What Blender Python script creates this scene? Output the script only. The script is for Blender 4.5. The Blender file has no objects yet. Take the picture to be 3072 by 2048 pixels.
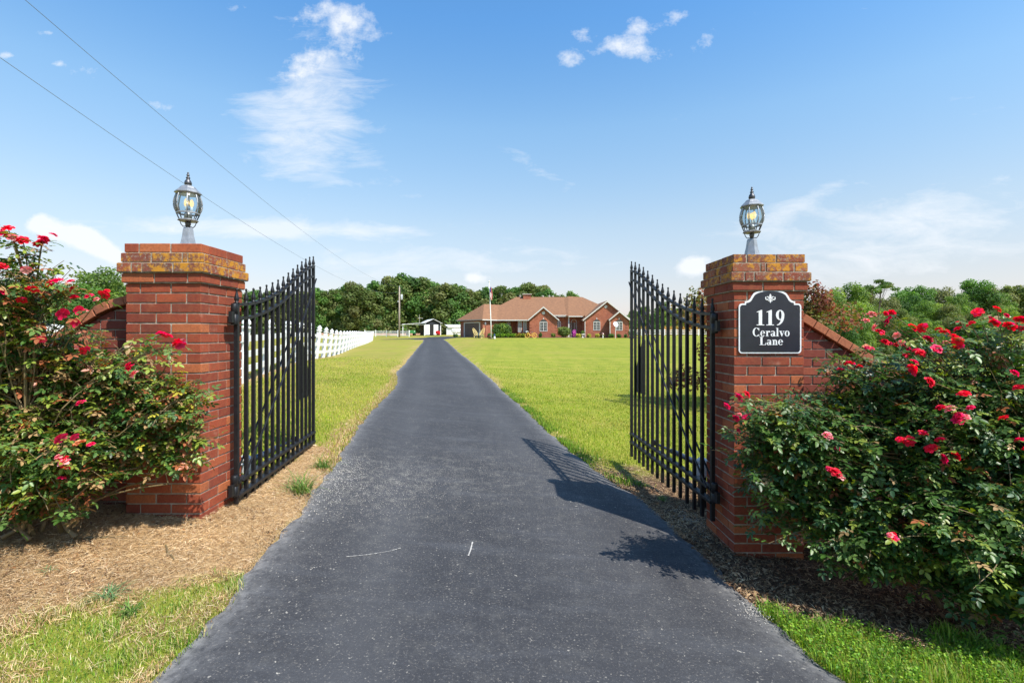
import bpy, bmesh, math, random
import numpy as np
from mathutils import Vector, Matrix
R = math.radians
random.seed(7); rng = np.random.default_rng(7)
scene = bpy.context.scene
EYE = 1.45                      # camera height over the ground at the gate

# ------------------------------------------------------------------ camera
cam_d = bpy.data.cameras.new('camera'); cam = bpy.data.objects.new('camera', cam_d)
scene.collection.objects.link(cam); scene.camera = cam
cam.location = (0, 0, EYE); cam.rotation_euler = (R(90), 0, 0)
cam_d.sensor_width = 36; cam_d.lens = 36*1475/3072
cam_d.shift_y = -19/3072
cam_d.clip_start = 0.05; cam_d.clip_end = 6000

# ------------------------------------------------------------------ sky
SUN = Vector((1.165, -0.99, 2.04)).normalized()
elev = math.asin(SUN.z); azim = math.atan2(SUN.x, SUN.y)   # clockwise from +Y
world = bpy.data.worlds.new('World'); scene.world = world; world.use_nodes = True
def build_world():
    nt = world.node_tree; N = nt.nodes; Lk = nt.links; N.clear()
    out = N.new('ShaderNodeOutputWorld'); bg = N.new('ShaderNodeBackground')
    sky = N.new('ShaderNodeTexSky'); sky.sky_type = 'NISHITA'; sky.sun_disc = False
    sky.sun_elevation = elev; sky.sun_rotation = azim
    sky.altitude = 100; sky.air_density = 1.0; sky.dust_density = 0.6; sky.ozone_density = 3.0
    bg.inputs[1].default_value = 0.125
    Lk.new(bg.outputs[0], out.inputs[0])
    def val(x):
        return x
    def math_(op, a, b=None, c=None, clamp=False):
        n = N.new('ShaderNodeMath'); n.operation = op; n.use_clamp = clamp
        for i, v in enumerate((a, b, c)):
            if v is None: continue
            if isinstance(v, (int, float)): n.inputs[i].default_value = v
            else: Lk.new(v, n.inputs[i])
        return n.outputs[0]
    tc = N.new('ShaderNodeTexCoord'); sp = N.new('ShaderNodeSeparateXYZ'); Lk.new(tc.outputs['Generated'], sp.inputs[0])
    ay = math_('MAXIMUM', math_('ABSOLUTE', sp.outputs[1]), 0.04)
    u = math_('DIVIDE', sp.outputs[0], ay); v = math_('DIVIDE', sp.outputs[2], ay)
    cb = N.new('ShaderNodeCombineXYZ'); Lk.new(u, cb.inputs[0]); Lk.new(v, cb.inputs[1])
    def noise(scale, sx, sy, detail, rough, off=0, rot=0, dist=0):
        m = N.new('ShaderNodeMapping'); Lk.new(cb.outputs[0], m.inputs[0])
        m.inputs['Scale'].default_value = (sx, sy, 1); m.inputs['Location'].default_value = (off, off*.7, off)
        m.inputs['Rotation'].default_value = (0, 0, rot)
        n = N.new('ShaderNodeTexNoise'); n.inputs['Scale'].default_value = scale
        n.inputs['Detail'].default_value = detail; n.inputs['Roughness'].default_value = rough
        n.inputs['Distortion'].default_value = dist
        Lk.new(m.outputs[0], n.inputs['Vector']); return n.outputs[0]
    def blob(px, py, sx, sy, rot=0):      # direction of a cloud, and its angular half sizes
        u0 = (px-1536)/1475; v0 = (1005-py)/1475; sx /= 1475; sy /= 1475
        du = math_('SUBTRACT', u, u0); dv = math_('SUBTRACT', v, v0)
        c, s = math.cos(R(rot)), math.sin(R(rot))
        a = math_('ADD', math_('MULTIPLY', du, c/sx), math_('MULTIPLY', dv, s/sx))
        b = math_('ADD', math_('MULTIPLY', du, -s/sy), math_('MULTIPLY', dv, c/sy))
        r2 = math_('ADD', math_('MULTIPLY', a, a), math_('MULTIPLY', b, b))
        return math_('EXPONENT', math_('MULTIPLY', r2, -1.0))
    def total(items):
        t = None
        for it in items:
            b = math_('MULTIPLY', blob(*it[:5]), it[5])
            t = b if t is None else math_('ADD', t, b)
        return t
    puffy = noise(13, 1, 1.2, 9, .66, 3.1)
    fine = noise(7, 1.0, 3.2, 8, .68, 1.3, rot=.12, dist=.4)
    # dense small clouds
    P = total([(1700, 172, 62, 42, 0, 1.0), (1850, 140, 70, 36, 0, .8), (1955, 168, 90, 34, -8, .8), (1905, 85, 42, 36, 0, .75),
               (2022, 62, 58, 34, 30, .95), (2120, 125, 55, 34, 15, .8), (1755, 92, 40, 30, 10, .7), (205, 705, 75, 36, -10, 1.9), (120, 668, 42, 30, 0, 1.9), (290, 735, 70, 32, -30, 1.9), (345, 765, 50, 22, -30, 1.6),
               (2082, 798, 52, 32, 0, 1.9), (1425, 835, 40, 20, 0, 1.6), (1020, 70, 165, 85, -15, 1.0), (930, 190, 110, 60, 20, .9),
               (150, 100, 36, 12, 0, .7), (20, 168, 30, 10, 0, .7), (700, 25, 70, 22, 10, .75), (175, 192, 30, 12, 0, .6), (480, 320, 36, 14, -10, .5)])
    dP = math_('MULTIPLY', math_('SUBTRACT', math_('ADD', math_('MULTIPLY', puffy, 3.1), P), 2.12), 1.25, clamp=True)
    # wispy streaks
    W = total([(985, 250, 120, 170, 20, 1.1), (890, 400, 180, 120, 0, 1.1), (760, 300, 130, 40, 0, .7), (940, 520, 170, 60, -15, .6),
               (1160, 530, 120, 40, -35, .45), (2380, 620, 210, 34, 28, 1.15), (2760, 650, 420, 80, 10, 1.05), (560, 680, 330, 40, 0, 1.15), (1050, 690, 300, 30, 0, .95), (800, 690, 120, 26, 0, .9),
               (1600, 500, 120, 26, -30, .45), (1700, 570, 60, 16, 35, .4), (350, 250, 120, 60, -20, .35), (1180, 680, 70, 20, 0, .5),
               (2700, 770, 460, 90, 5, .85), (1150, 800, 300, 60, 0, .7), (1560, 770, 350, 60, 0, .65)])
    dW = math_('MULTIPLY', math_('SUBTRACT', math_('ADD', math_('MULTIPLY', fine, 3.1), W), 2.07), .95, clamp=True)
    dens = math_('MINIMUM', math_('ADD', math_('MULTIPLY', dP, .85), math_('MULTIPLY', dW, .62)), .93)
    # pale haze low over the horizon
    hz = math_('POWER', math_('SUBTRACT', 1.0, math_('MINIMUM', math_('MAXIMUM', sp.outputs[2], 0.0), 1.0)), 5.0)
    mixh = N.new('ShaderNodeMix'); mixh.data_type = 'RGBA'
    hs = N.new('ShaderNodeHueSaturation'); hs.inputs['Saturation'].default_value = SAT; hs.inputs['Value'].default_value = VAL
    Lk.new(sky.outputs[0], hs.inputs['Color'])
    Lk.new(math_('MULTIPLY', hz, HZK), mixh.inputs[0]); Lk.new(hs.outputs[0], mixh.inputs[6]); mixh.inputs[7].default_value = HZC
    grade = N.new('ShaderNodeValToRGB'); grade.color_ramp.interpolation = 'LINEAR'; ge = grade.color_ramp.elements
    ge[0].position = 0.0; ge[0].color = (.40, .325, .315, 1); ge[1].position = 1.0; ge[1].color = (.41, .60, .66, 1)
    for p_, c_ in ((.10, (.48, .395, .35)), (.209, (.57, .50, .42)), (.385, (.61, .64, .57)), (.54, (.47, .64, .67))):
        k_ = ge.new(p_); k_.color = (*c_, 1)
    Lk.new(math_('MAXIMUM', sp.outputs[2], 0.0), grade.inputs[0])
    gm_ = N.new('ShaderNodeMix'); gm_.data_type = 'RGBA'; gm_.blend_type = 'MULTIPLY'; gm_.inputs[0].default_value = 1; gm_.clamp_result = False
    sc2 = N.new('ShaderNodeVectorMath'); sc2.operation = 'SCALE'; sc2.inputs['Scale'].default_value = 2.0
    Lk.new(mixh.outputs[2], gm_.inputs[6]); Lk.new(grade.outputs[0], gm_.inputs[7]); Lk.new(gm_.outputs[2], sc2.inputs[0])
    mixc = N.new('ShaderNodeMix'); mixc.data_type = 'RGBA'
    Lk.new(dens, mixc.inputs[0]); Lk.new(sc2.outputs[0], mixc.inputs[6]); mixc.inputs[7].default_value = CLC
    Lk.new(mixc.outputs[2], bg.inputs[0])
SAT, VAL, HZK = 1.12, 1.0, .6
HZC = (5.0, 5.7, 6.6, 1); CLC = (4.95, 5.1, 5.3, 1)
build_world()
sun_d = bpy.data.lights.new('sun', 'SUN'); sun = bpy.data.objects.new('sun', sun_d); scene.collection.objects.link(sun)
sun_d.energy = 4.6; sun_d.angle = R(.55); sun_d.color = (1, .95, .87)
sun.rotation_euler = (-SUN).to_track_quat('-Z', 'Y').to_euler()
vs = scene.view_settings; vs.view_transform = 'Standard'; vs.look = 'None'; vs.gamma = 1; vs.use_curve_mapping = False
vs.exposure = 0.70
scene.cycles.use_denoising = True
scene.cycles.max_bounces = 7; scene.cycles.transparent_max_bounces = 12
scene.cycles.diffuse_bounces = 3; scene.cycles.glossy_bounces = 3

# ------------------------------------------------------------------ materials
def newmat(name):
    m = bpy.data.materials.new(name); m.use_nodes = True
    nt = m.node_tree; b = nt.nodes['Principled BSDF']; return m, nt, b
def mat(name, col, rough=.6, metal=0, var=.0, vscale=20, bump=0, bscale=60, col2=None, spec=.5, objrand=0, detail=6):
    """principled with noise mottling between col and col2 (or +-var), optional bump and per object variation"""
    m, nt, b = newmat(name); N = nt.nodes; Lk = nt.links
    b.inputs['Roughness'].default_value = rough; b.inputs['Metallic'].default_value = metal
    b.inputs['Specular IOR Level'].default_value = spec
    c = (*col, 1)
    if col2 is None: col2 = tuple(min(1, max(0, x*(1-var))) for x in col)
    tc = N.new('ShaderNodeTexCoord')
    n = N.new('ShaderNodeTexNoise'); n.inputs['Scale'].default_value = vscale; n.inputs['Detail'].default_value = detail
    n.inputs['Roughness'].default_value = .65
    Lk.new(tc.outputs['Object'], n.inputs['Vector'])
    rp = N.new('ShaderNodeValToRGB'); rp.color_ramp.elements[0].position = .35; rp.color_ramp.elements[1].position = .65
    rp.color_ramp.elements[0].color = c; rp.color_ramp.elements[1].color = (*col2, 1)
    Lk.new(n.outputs[0], rp.inputs[0]); last = rp.outputs[0]
    if objrand:
        oi = N.new('ShaderNodeObjectInfo'); hs = N.new('ShaderNodeHueSaturation')
        mr = N.new('ShaderNodeMapRange'); mr.inputs[3].default_value = 1-objrand; mr.inputs[4].default_value = 1+objrand
        Lk.new(oi.outputs['Random'], mr.inputs[0]); Lk.new(mr.outputs[0], hs.inputs['Value']); Lk.new(last, hs.inputs['Color'])
        last = hs.outputs[0]
    Lk.new(last, b.inputs['Base Color'])
    if bump:
        n2 = N.new('ShaderNodeTexNoise'); n2.inputs['Scale'].default_value = bscale; n2.inputs['Detail'].default_value = 5
        Lk.new(tc.outputs['Object'], n2.inputs['Vector'])
        bp = N.new('ShaderNodeBump'); bp.inputs['Strength'].default_value = bump; bp.inputs['Distance'].default_value = .01
        Lk.new(n2.outputs[0], bp.inputs['Height']); Lk.new(bp.outputs[0], b.inputs['Normal'])
    return m
def leafmat(name, rough=.45, trans=.35, spec=.4, gain=1, objrand=.12):
    """leaf blades: colour from the mesh, a share of the light passes through"""
    m, nt, b = newmat(name); N = nt.nodes; Lk = nt.links
    at = N.new('ShaderNodeAttribute'); at.attribute_name = 'Col'
    hs = N.new('ShaderNodeHueSaturation'); oi = N.new('ShaderNodeObjectInfo')
    mr = N.new('ShaderNodeMapRange'); mr.inputs[3].default_value = gain*(1-objrand); mr.inputs[4].default_value = gain*(1+objrand)
    Lk.new(oi.outputs['Random'], mr.inputs[0]); Lk.new(mr.outputs[0], hs.inputs['Value'])
    Lk.new(at.outputs['Color'], hs.inputs['Color'])
    Lk.new(hs.outputs[0], b.inputs['Base Color']); b.inputs['Roughness'].default_value = rough
    b.inputs['Specular IOR Level'].default_value = spec
    tr = N.new('ShaderNodeBsdfTranslucent'); g = N.new('ShaderNodeHueSaturation'); g.inputs['Saturation'].default_value = 1.15
    g.inputs['Value'].default_value = 1.5; Lk.new(hs.outputs[0], g.inputs['Color']); Lk.new(g.outputs[0], tr.inputs[0])
    mx = N.new('ShaderNodeMixShader'); mx.inputs[0].default_value = trans
    Lk.new(b.outputs[0], mx.inputs[1]); Lk.new(tr.outputs[0], mx.inputs[2]); Lk.new(mx.outputs[0], N['Material Output'].inputs[0])
    return m
M_LEAF = leafmat('rose_leaf', rough=.42, trans=.25, spec=.45)
M_TREE = leafmat('tree_leaf', rough=.6, trans=.42, spec=.25, gain=1.08)
M_GRASS = leafmat('grass_blade', rough=.55, trans=.3, spec=.3, objrand=0)
M_STRAW = leafmat('straw', rough=.75, trans=.1, spec=.2, objrand=0)
M_PETAL = leafmat('petal', rough=.55, trans=.35, spec=.25, objrand=.2)
M_CANE = mat('cane', (.13, .10, .035), .6, var=.5, vscale=30, col2=(.19, .13, .07))
M_BARK = mat('bark', (.12, .09, .065), .9, var=.5, vscale=6)
M_IRON = mat('painted_iron', (.006, .006, .007), .45, spec=.35, var=.4, vscale=40, bump=.15, bscale=150, col2=(.014, .014, .016))
M_IRON2 = mat('plate_steel', (.05, .055, .045), .45, var=.3, vscale=20)
M_MORTAR = mat('mortar', (.44, .38, .30), .95, vscale=16, col2=(.24, .18, .13), bump=.6, bscale=180)
M_WHITE = mat('white_paint', (.8, .8, .8), .45, vscale=8, col2=(.74, .74, .73))
M_VINYL = mat('white_vinyl', (.83, .83, .82), .4, vscale=3, col2=(.78, .78, .76))
def brick_mat(name, c1, c2, c3, lichen=0):
    m, nt, b = newmat(name); N = nt.nodes; Lk = nt.links
    oi = N.new('ShaderNodeObjectInfo'); rp = N.new('ShaderNodeValToRGB')
    e = rp.color_ramp.elements; e[0].color = (*c1, 1); e[1].color = (*c3, 1); e[1].position = .92
    k = e.new(.5); k.color = (*c2, 1); k = e.new(.8); k.color = (*c1, 1)
    Lk.new(oi.outputs['Random'], rp.inputs[0])
    ge = N.new('ShaderNodeNewGeometry')
    def noise(s, d=6, r=.6):
        n = N.new('ShaderNodeTexNoise'); n.inputs['Scale'].default_value = s; n.inputs['Detail'].default_value = d
        n.inputs['Roughness'].default_value = r; Lk.new(ge.outputs['Position'], n.inputs['Vector']); return n.outputs[0]
    def ramp(x, a, b_, va=0, vb=1):
        mr = N.new('ShaderNodeMapRange'); mr.inputs[1].default_value = a; mr.inputs[2].default_value = b_
        mr.inputs[3].default_value = va; mr.inputs[4].default_value = vb; Lk.new(x, mr.inputs[0]); return mr.outputs[0]
    def mix(f, a, b_, mode='MIX'):
        mx = N.new('ShaderNodeMix'); mx.data_type = 'RGBA'; mx.blend_type = mode
        if isinstance(f, float): mx.inputs[0].default_value = f
        else: Lk.new(f, mx.inputs[0])
        for i, v in ((6, a), (7, b_)):
            if isinstance(v, tuple): mx.inputs[i].default_value = v
            else: Lk.new(v, mx.inputs[i])
        return mx.outputs[2]
    c = mix(ramp(noise(28), .35, .75, 0, .55), rp.outputs[0], (c3[0]*.7, c3[1]*.8, c3[2]*.9, 1))
    c = mix(ramp(noise(220, 3), .62, .75, 0, .35), c, (.45, .3, .2, 1))
    c = mix(ramp(noise(3.0, 5, .7), .52, .75, 0, .6), c, (.10, .04, .03, 1))
    c = mix(ramp(noise(70, 4, .7), .45, .7, 0, .5), c, (.12, .03, .02, 1))
    c = mix(ramp(noise(11, 6, .7), .60, .75, 0, .35), c, (.48, .26, .18, 1))
    if lichen:
        dk = ramp(noise(5, 9, .75), .40, .62, 0, .72)
        c = mix(dk, c, (.085, .07, .055, 1))
        li = ramp(noise(10, 12, .8), .495, .56, 0, .88)
        gl = ramp(noise(48, 9, .8), .54, .60, 0, .8)
        c = mix(gl, c, (.33, .30, .24, 1))
        c = mix(li, c, (.52, .23, .018, 1))
    Lk.new(c, b.inputs['Base Color']); b.inputs['Roughness'].default_value = .85; b.inputs['Specular IOR Level'].default_value = .25
    bp = N.new('ShaderNodeBump'); bp.inputs['Strength'].default_value = .5; bp.inputs['Distance'].default_value = .004
    Lk.new(noise(140, 5), bp.inputs['Height']); Lk.new(bp.outputs[0], b.inputs['Normal'])
    return m
M_BRICK = brick_mat('red_brick', (.33, .064, .028), (.19, .036, .022), (.44, .13, .048))
M_BRICKL = brick_mat('lichen_brick', (.30, .07, .035), (.22, .045, .028), (.36, .10, .045), lichen=1)
M_BRICKC = brick_mat('coping_brick', (.42, .15, .07), (.38, .13, .06), (.33, .11, .06))
M_BRICKW = brick_mat('wall_brick', (.25, .055, .034), (.15, .035, .026), (.31, .085, .045))

# ------------------------------------------------------------------ object helpers
C = scene.collection
def tag(o, label=None, cat=None, group=None, kind=None):
    if label: o['label'] = label
    if cat: o['category'] = cat
    if group: o['group'] = group
    if kind: o['kind'] = kind
    return o
def empty(name, loc=(0, 0, 0), rz=0, label=None, cat=None, group=None):
    o = bpy.data.objects.new(name, None); C.objects.link(o); o.location = loc; o.rotation_euler = (0, 0, rz)
    o.empty_display_size = .2
    return tag(o, label, cat, group)
def link(name, me, parent=None, loc=None, rot=None):
    o = bpy.data.objects.new(name, me); C.objects.link(o)
    if parent: o.parent = parent
    if loc is not None: o.location = loc
    if rot is not None: o.rotation_euler = rot
    return o
def copy_tree(o, parent=None):
    c = o.copy(); C.objects.link(c)
    if parent: c.parent = parent
    for ch in list(o.children): copy_tree(ch, c)
    return c
def np_mesh(name, V, F, mats, cols=None, mi=None, smooth=False):
    """fast mesh from arrays; F is (n,k)"""
    V = np.asarray(V, np.float32); F = np.asarray(F, np.int32); n, k = F.shape
    me = bpy.data.meshes.new(name); me.vertices.add(len(V)); me.vertices.foreach_set('co', V.ravel())
    me.loops.add(n*k); me.loops.foreach_set('vertex_index', F.ravel())
    me.polygons.add(n); me.polygons.foreach_set('loop_start', np.arange(0, n*k, k, dtype=np.int32))
    try: me.polygons.foreach_set('loop_total', np.full(n, k, np.int32))
    except Exception: pass
    for m in (mats if isinstance(mats, (list, tuple)) else [mats]): me.materials.append(m)
    if mi is not None: me.polygons.foreach_set('material_index', np.asarray(mi, np.int32))
    if cols is not None:
        a = me.color_attributes.new('Col', 'FLOAT_COLOR', 'POINT')
        cc = np.ones((len(V), 4), np.float32); cc[:, :3] = cols; a.data.foreach_set('color', cc.ravel())
    if smooth: me.polygons.foreach_set('use_smooth', np.ones(n, bool))
    me.update(calc_edges=True); me.validate(); return me
class MB:
    """collects shapes, builds ONE mesh object"""
    def __init__(s): s.v = []; s.f = []
    def add(s, vs_, fs): o = len(s.v); s.v += [tuple(x) for x in vs_]; s.f += [tuple(i+o for i in f) for f in fs]; return s
    def box(s, x0, x1, y0, y1, z0, z1, M=None, bev=0):
        if bev:
            b = bev; P = []
            bm = bmesh.new(); bmesh.ops.create_cube(bm, size=1)
            for v in bm.verts: v.co = Vector(((x0+x1)/2+v.co.x*(x1-x0), (y0+y1)/2+v.co.y*(y1-y0), (z0+z1)/2+v.co.z*(z1-z0)))
            bmesh.ops.bevel(bm, geom=list(bm.edges), offset=b, segments=1, affect='EDGES', profile=.5)
            vs_ = [v.co.copy() for v in bm.verts]; bm.verts.index_update(); fs = [[v.index for v in f.verts] for f in bm.faces]; bm.free()
        else:
            vs_ = [Vector((x, y, z)) for z in (z0, z1) for y in (y0, y1) for x in (x0, x1)]
            fs = [(0, 2, 3, 1), (4, 5, 7, 6), (0, 1, 5, 4), (2, 6, 7, 3), (0, 4, 6, 2), (1, 3, 7, 5)]
        if M is not None: vs_ = [M @ v for v in vs_]
        return s.add(vs_, fs)
    def tube(s, pts, r, n=6, caps=True, twist=0):
        """swept tube; r number or list"""
        pts = [Vector(p) for p in pts]; k = len(pts)
        rs = r if isinstance(r, (list, tuple)) else [r]*k
        vs_ = []; up = None
        for i, p in enumerate(pts):
            d = (pts[min(i+1, k-1)]-pts[max(i-1, 0)])
            if d.length < 1e-9: d = Vector((0, 0, 1))
            d.normalize()
            if up is None:
                up = Vector((0, 0, 1)) if abs(d.z) < .9 else Vector((0, 1, 0))
            a = d.cross(up).normalized(); b = d.cross(a).normalized(); up = -b if False else up
            for j in range(n):
                t = 2*math.pi*j/n+twist; vs_.append(p+(a*math.cos(t)+b*math.sin(t))*rs[i])
        fs = [(i*n+j, i*n+(j+1) % n, (i+1)*n+(j+1) % n, (i+1)*n+j) for i in range(k-1) for j in range(n)]
        if caps: fs += [tuple(reversed(range(n))), tuple(range((k-1)*n, k*n))]
        return s.add(vs_, fs)
    def bar(s, a, b, w, h=None):
        """rectangular bar from a to b (w sideways, h in height)"""
        h = h or w; a = Vector(a); b = Vector(b); d = b-a; L = d.length; d.normalize()
        up = Vector((0, 0, 1)) if abs(d.z) < .95 else Vector((0, 1, 0))
        x = d.cross(up).normalized(); z = x.cross(d).normalized()
        M = Matrix((x, d, z)).transposed().to_4x4(); M.translation = a
        return s.box(-w/2, w/2, 0, L, -h/2, h/2, M)
    def lathe(s, prof, n=12, c=(0, 0, 0), rot=0, caps=True):
        vs_ = [(c[0]+r*math.cos(2*math.pi*j/n+rot), c[1]+r*math.sin(2*math.pi*j/n+rot), c[2]+z) for r, z in prof for j in range(n)]
        k = len(prof); fs = [(i*n+j, i*n+(j+1) % n, (i+1)*n+(j+1) % n, (i+1)*n+j) for i in range(k-1) for j in range(n)]
        if caps: fs += [tuple(reversed(range(n))), tuple(range((k-1)*n, k*n))]
        return s.add(vs_, fs)
    def prism(s, poly, y0, y1, M=None):
        """polygon in xz extruded along y"""
        n = len(poly); vs_ = [Vector((x, y0, z)) for x, z in poly]+[Vector((x, y1, z)) for x, z in poly]
        if M is not None: vs_ = [M @ v for v in vs_]
        fs = [tuple(range(n)), tuple(reversed(range(n, 2*n)))]+[(i, i+n, (i+1) % n+n, (i+1) % n) for i in range(n)]
        return s.add(vs_, fs)
    def mesh(s, name, m, smooth=False):
        me = bpy.data.meshes.new(name); me.from_pydata(s.v, [], s.f); me.materials.append(m)
        bm = bmesh.new(); bm.from_mesh(me); bmesh.ops.recalc_face_normals(bm, faces=list(bm.faces)); bm.to_mesh(me); bm.free()
        if smooth:
            for p in me.polygons: p.use_smooth = True
        return me
    def build(s, name, m, parent=None, smooth=False, loc=None, rot=None):
        return link(name, s.mesh(name, m, smooth), parent, loc, rot)

# ------------------------------------------------------------------ terrain
def smooth01(t): t = np.clip(t, 0, 1); return t*t*(3-2*t)
def wob(x, y, s=1.0, seed=0.):
    return (np.sin(x*1.7*s+seed)+np.sin(y*2.3*s+1.3+seed)+np.sin((x+y)*3.1*s+seed*2)+np.sin((x*1.9-y*1.4)*s*2.2+.7+seed))/4
LY = [-60, 0, 13, 20, 29, 55, 70, 78, 94, 120, 200, 600, 3000]
LH = [1.45, 1.45, 1.45, 1.3, 1.08, .75, .52, .33, .0, -.1, -.3, 0, 0]
def ground_z(x, y):
    x = np.asarray(x, float); y = np.asarray(y, float)
    z = EYE-np.interp(y, LY, LH)
    fade = 1-smooth01((y-13)/17)
    z = z-.075*np.clip(x, -6.5, 3)*fade+np.clip(-.09*(x+1.35), 0, .07)*fade
    z = z-.03*np.maximum(0, -x-8)*smooth01((y-25)/35)*(1-smooth01((y-79)/14))*(x > -60)
    return z
def gz(x, y): return float(ground_z(x, y))
CY = [-6, 2, 3.6, 13.3, 29, 55, 70, 78]; CX = [.75, .03, -.18, -1.72, -4.45, -8.6, -11.2, -12.6]
def drive_c(y): return np.interp(y, CY, CX)
HW = 1.41
def edge_wob(y, side):
    y = np.asarray(y, float)
    w = .016*np.sin(y*1.3+side)+.010*np.sin(y*5.3+side*2)+.010*np.sin(y*9.7)+.010*np.sin(y*17.3+side)+.007*np.sin(y*31+side)
    if side > 0: w = w+.15*np.exp(-((y-4.5)/.8)**2)+.10*(1-smooth01((y-3.2)/1.6))
    if side < 0: w = w+.10*np.exp(-((y-14.5)/1.6)**2)-.12*np.exp(-((y-11.3)/1.8)**2)
    return w
def edge_dist(x, y):
    """signed distance outside the drive (positive on the verge)"""
    d = x-drive_c(y)
    return np.where(d < 0, -d-HW-edge_wob(y, -1), d-HW-edge_wob(y, 1))
def straw_mask(x, y):
    n = wob(x, y, 2.2)*.16+wob(x, y, 7)*.07
    e = edge_dist(x, y)
    left = x < drive_c(y)
    lo = smooth01((y-(2.08+.42*smooth01((x+2.2)/.6)+n*.9))/.22)   # grass in the near corner
    hi = 1-smooth01((y-(3.75+np.where(x > -2.2, 1.0, 0)+n))/.35)
    a = np.where(left, lo*hi, 0)*(e > -.03)
    a = np.where(left & (x > -2.35) & (y > 3.2) & (y < 5.5+n*3), np.maximum(a, 1-smooth01((e-.36-n)/.2)), a)
    w = .13+.10*n+.05*np.sin(y*1.3)
    b = (1-smooth01((e-w*.5)/(w+.06)))*.75*(y > 4)
    b = np.where(left, b, b*.65)
    return np.clip(np.maximum(np.maximum(a, b), np.exp(-((x+5+.2415*(y-7.9))/.22)**2)*.85*(y > 7.5)*(y < 72)), 0, 1)*np.clip((e+.05)/.05, 0, 1)
def soil_mask(x, y):
    n = wob(x, y, 2.7, 2)*.14+wob(x, y, 8, 1)*.06
    e = edge_dist(x, y); right = x > drive_c(y)
    lo = smooth01((y-(2.62-.12*(x-1.5)+n))/.16)
    hi = 1-smooth01((y-(4.35+n*2-.3*np.clip(x-1.5, 0, 3)+0))/.3)
    hi = np.where((x < 2.0) & (y > 3.9), np.maximum(hi, 1-smooth01((y-5.3-n*2)/.5)), hi)
    return np.where(right & (e > -.06), lo*hi, 0)
def build_ground():
    def axis(dense0, dense1, step, far0, far1):
        a = list(np.arange(dense0, dense1+1e-6, step)); s = step; x = dense1
        while x < far1: s *= 1.18; x += s; a.append(min(x, far1))
        s = step; x = dense0; pre = []
        while x > far0: s *= 1.18; x -= s; pre.append(max(x, far0))
        return np.array(pre[::-1]+a)
    xs = axis(-6, 6, .05, -2500, 2500); ys = axis(1.2, 12, .05, -60, 3500)
    X, Y = np.meshgrid(xs, ys); Z = ground_z(X, Y)
    st = straw_mask(X, Y); so = soil_mask(X, Y)
    near = (Y < 14) & (np.abs(X) < 7)
    e = edge_dist(X, Y)
    rnd = rng.normal(0, 1, X.shape)
    Z = Z+near*(.006*rnd*np.maximum(st, so)+.012*wob(X, Y, 6)*np.maximum(st, so)*(e > .1))
    Z = np.where((e < .02) & (Y < 79), Z-.05, Z)
    Z = np.where(Y > 120, Z-.0*Y, Z)
    ny, nx = X.shape; idx = np.arange(nx*ny).reshape(ny, nx)
    F = np.stack([idx[:-1, :-1], idx[:-1, 1:], idx[1:, 1:], idx[1:, :-1]], -1).reshape(-1, 4)
    V = np.stack([X, Y, Z], -1).reshape(-1, 3)
    cols = np.stack([st, so, np.zeros_like(st)], -1).reshape(-1, 3)
    m, nt, b = newmat('lawn_and_soil'); N = nt.nodes; Lk = nt.links
    ge = N.new('ShaderNodeNewGeometry'); at = N.new('ShaderNodeAttribute'); at.attribute_name = 'Col'
    sp = N.new('ShaderNodeSeparateColor'); Lk.new(at.outputs['Color'], sp.inputs[0])
    def noise(s, d=5, r=.6, sc=(1, 1, 1), rot=0):
        mp = N.new('ShaderNodeMapping'); mp.inputs['Scale'].default_value = sc; mp.inputs['Rotation'].default_value = (0, 0, rot)
        Lk.new(ge.outputs['Position'], mp.inputs[0])
        n = N.new('ShaderNodeTexNoise'); n.inputs['Scale'].default_value = s; n.inputs['Detail'].default_value = d
        n.inputs['Roughness'].default_value = r; Lk.new(mp.outputs[0], n.inputs['Vector']); return n.outputs[0]
    def ramp(x, *stops):
        rp = N.new('ShaderNodeValToRGB'); e_ = rp.color_ramp.elements
        e_[0].position, e_[0].color = stops[0][0], (*stops[0][1], 1); e_[1].position, e_[1].color = stops[-1][0], (*stops[-1][1], 1)
        for p, c in stops[1:-1]: k = e_.new(p); k.color = (*c, 1)
        Lk.new(x, rp.inputs[0]); return rp.outputs[0]
    def mix(f, a, b_, mode='MIX'):
        mx = N.new('ShaderNodeMix'); mx.data_type = 'RGBA'; mx.blend_type = mode
        if isinstance(f, (int, float)): mx.inputs[0].default_value = f
        else: Lk.new(f, mx.inputs[0])
        for i, v in ((6, a), (7, b_)):
            if isinstance(v, tuple): mx.inputs[i].default_value = v
            else: Lk.new(v, mx.inputs[i])
        return mx.outputs[2]
    def mrange(x, a, b_, c_, d_):
        mr = N.new('ShaderNodeMapRange'); mr.inputs[1].default_value = a; mr.inputs[2].default_value = b_
        mr.inputs[3].default_value = c_; mr.inputs[4].default_value = d_; Lk.new(x, mr.inputs[0]); return mr.outputs[0]
    green = ramp(noise(1.6, 8, .7), (.3, (.14, .19, .020)), (.5, (.235, .27, .030)), (.7, (.34, .30, .055)))
    stripes = noise(.9, 4, .6, (.13, 1.5, 1), .0)      # mower passes
    green = mix(mrange(stripes, .42, .60, 0, .50), green, (.36, .34, .055, 1))
    swath = noise(.8, 3, .5, (1.7, .10, 1), -.16)
    green = mix(mrange(swath, .46, .62, 0, .22), green, (.11, .17, .016, 1))
    sx_ = N.new('ShaderNodeSeparateXYZ'); Lk.new(ge.outputs['Position'], sx_.inputs[0])
    lf_ = mrange(sx_.outputs[0], -1.5, -4.5, 0, 1)
    bl_ = N.new('ShaderNodeMath'); bl_.operation = 'MULTIPLY'; Lk.new(lf_, bl_.inputs[0]); Lk.new(mrange(noise(.5, 6, .7, (1.2, .3, 1), -.2), .40, .62, .1, .75), bl_.inputs[1])
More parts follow.
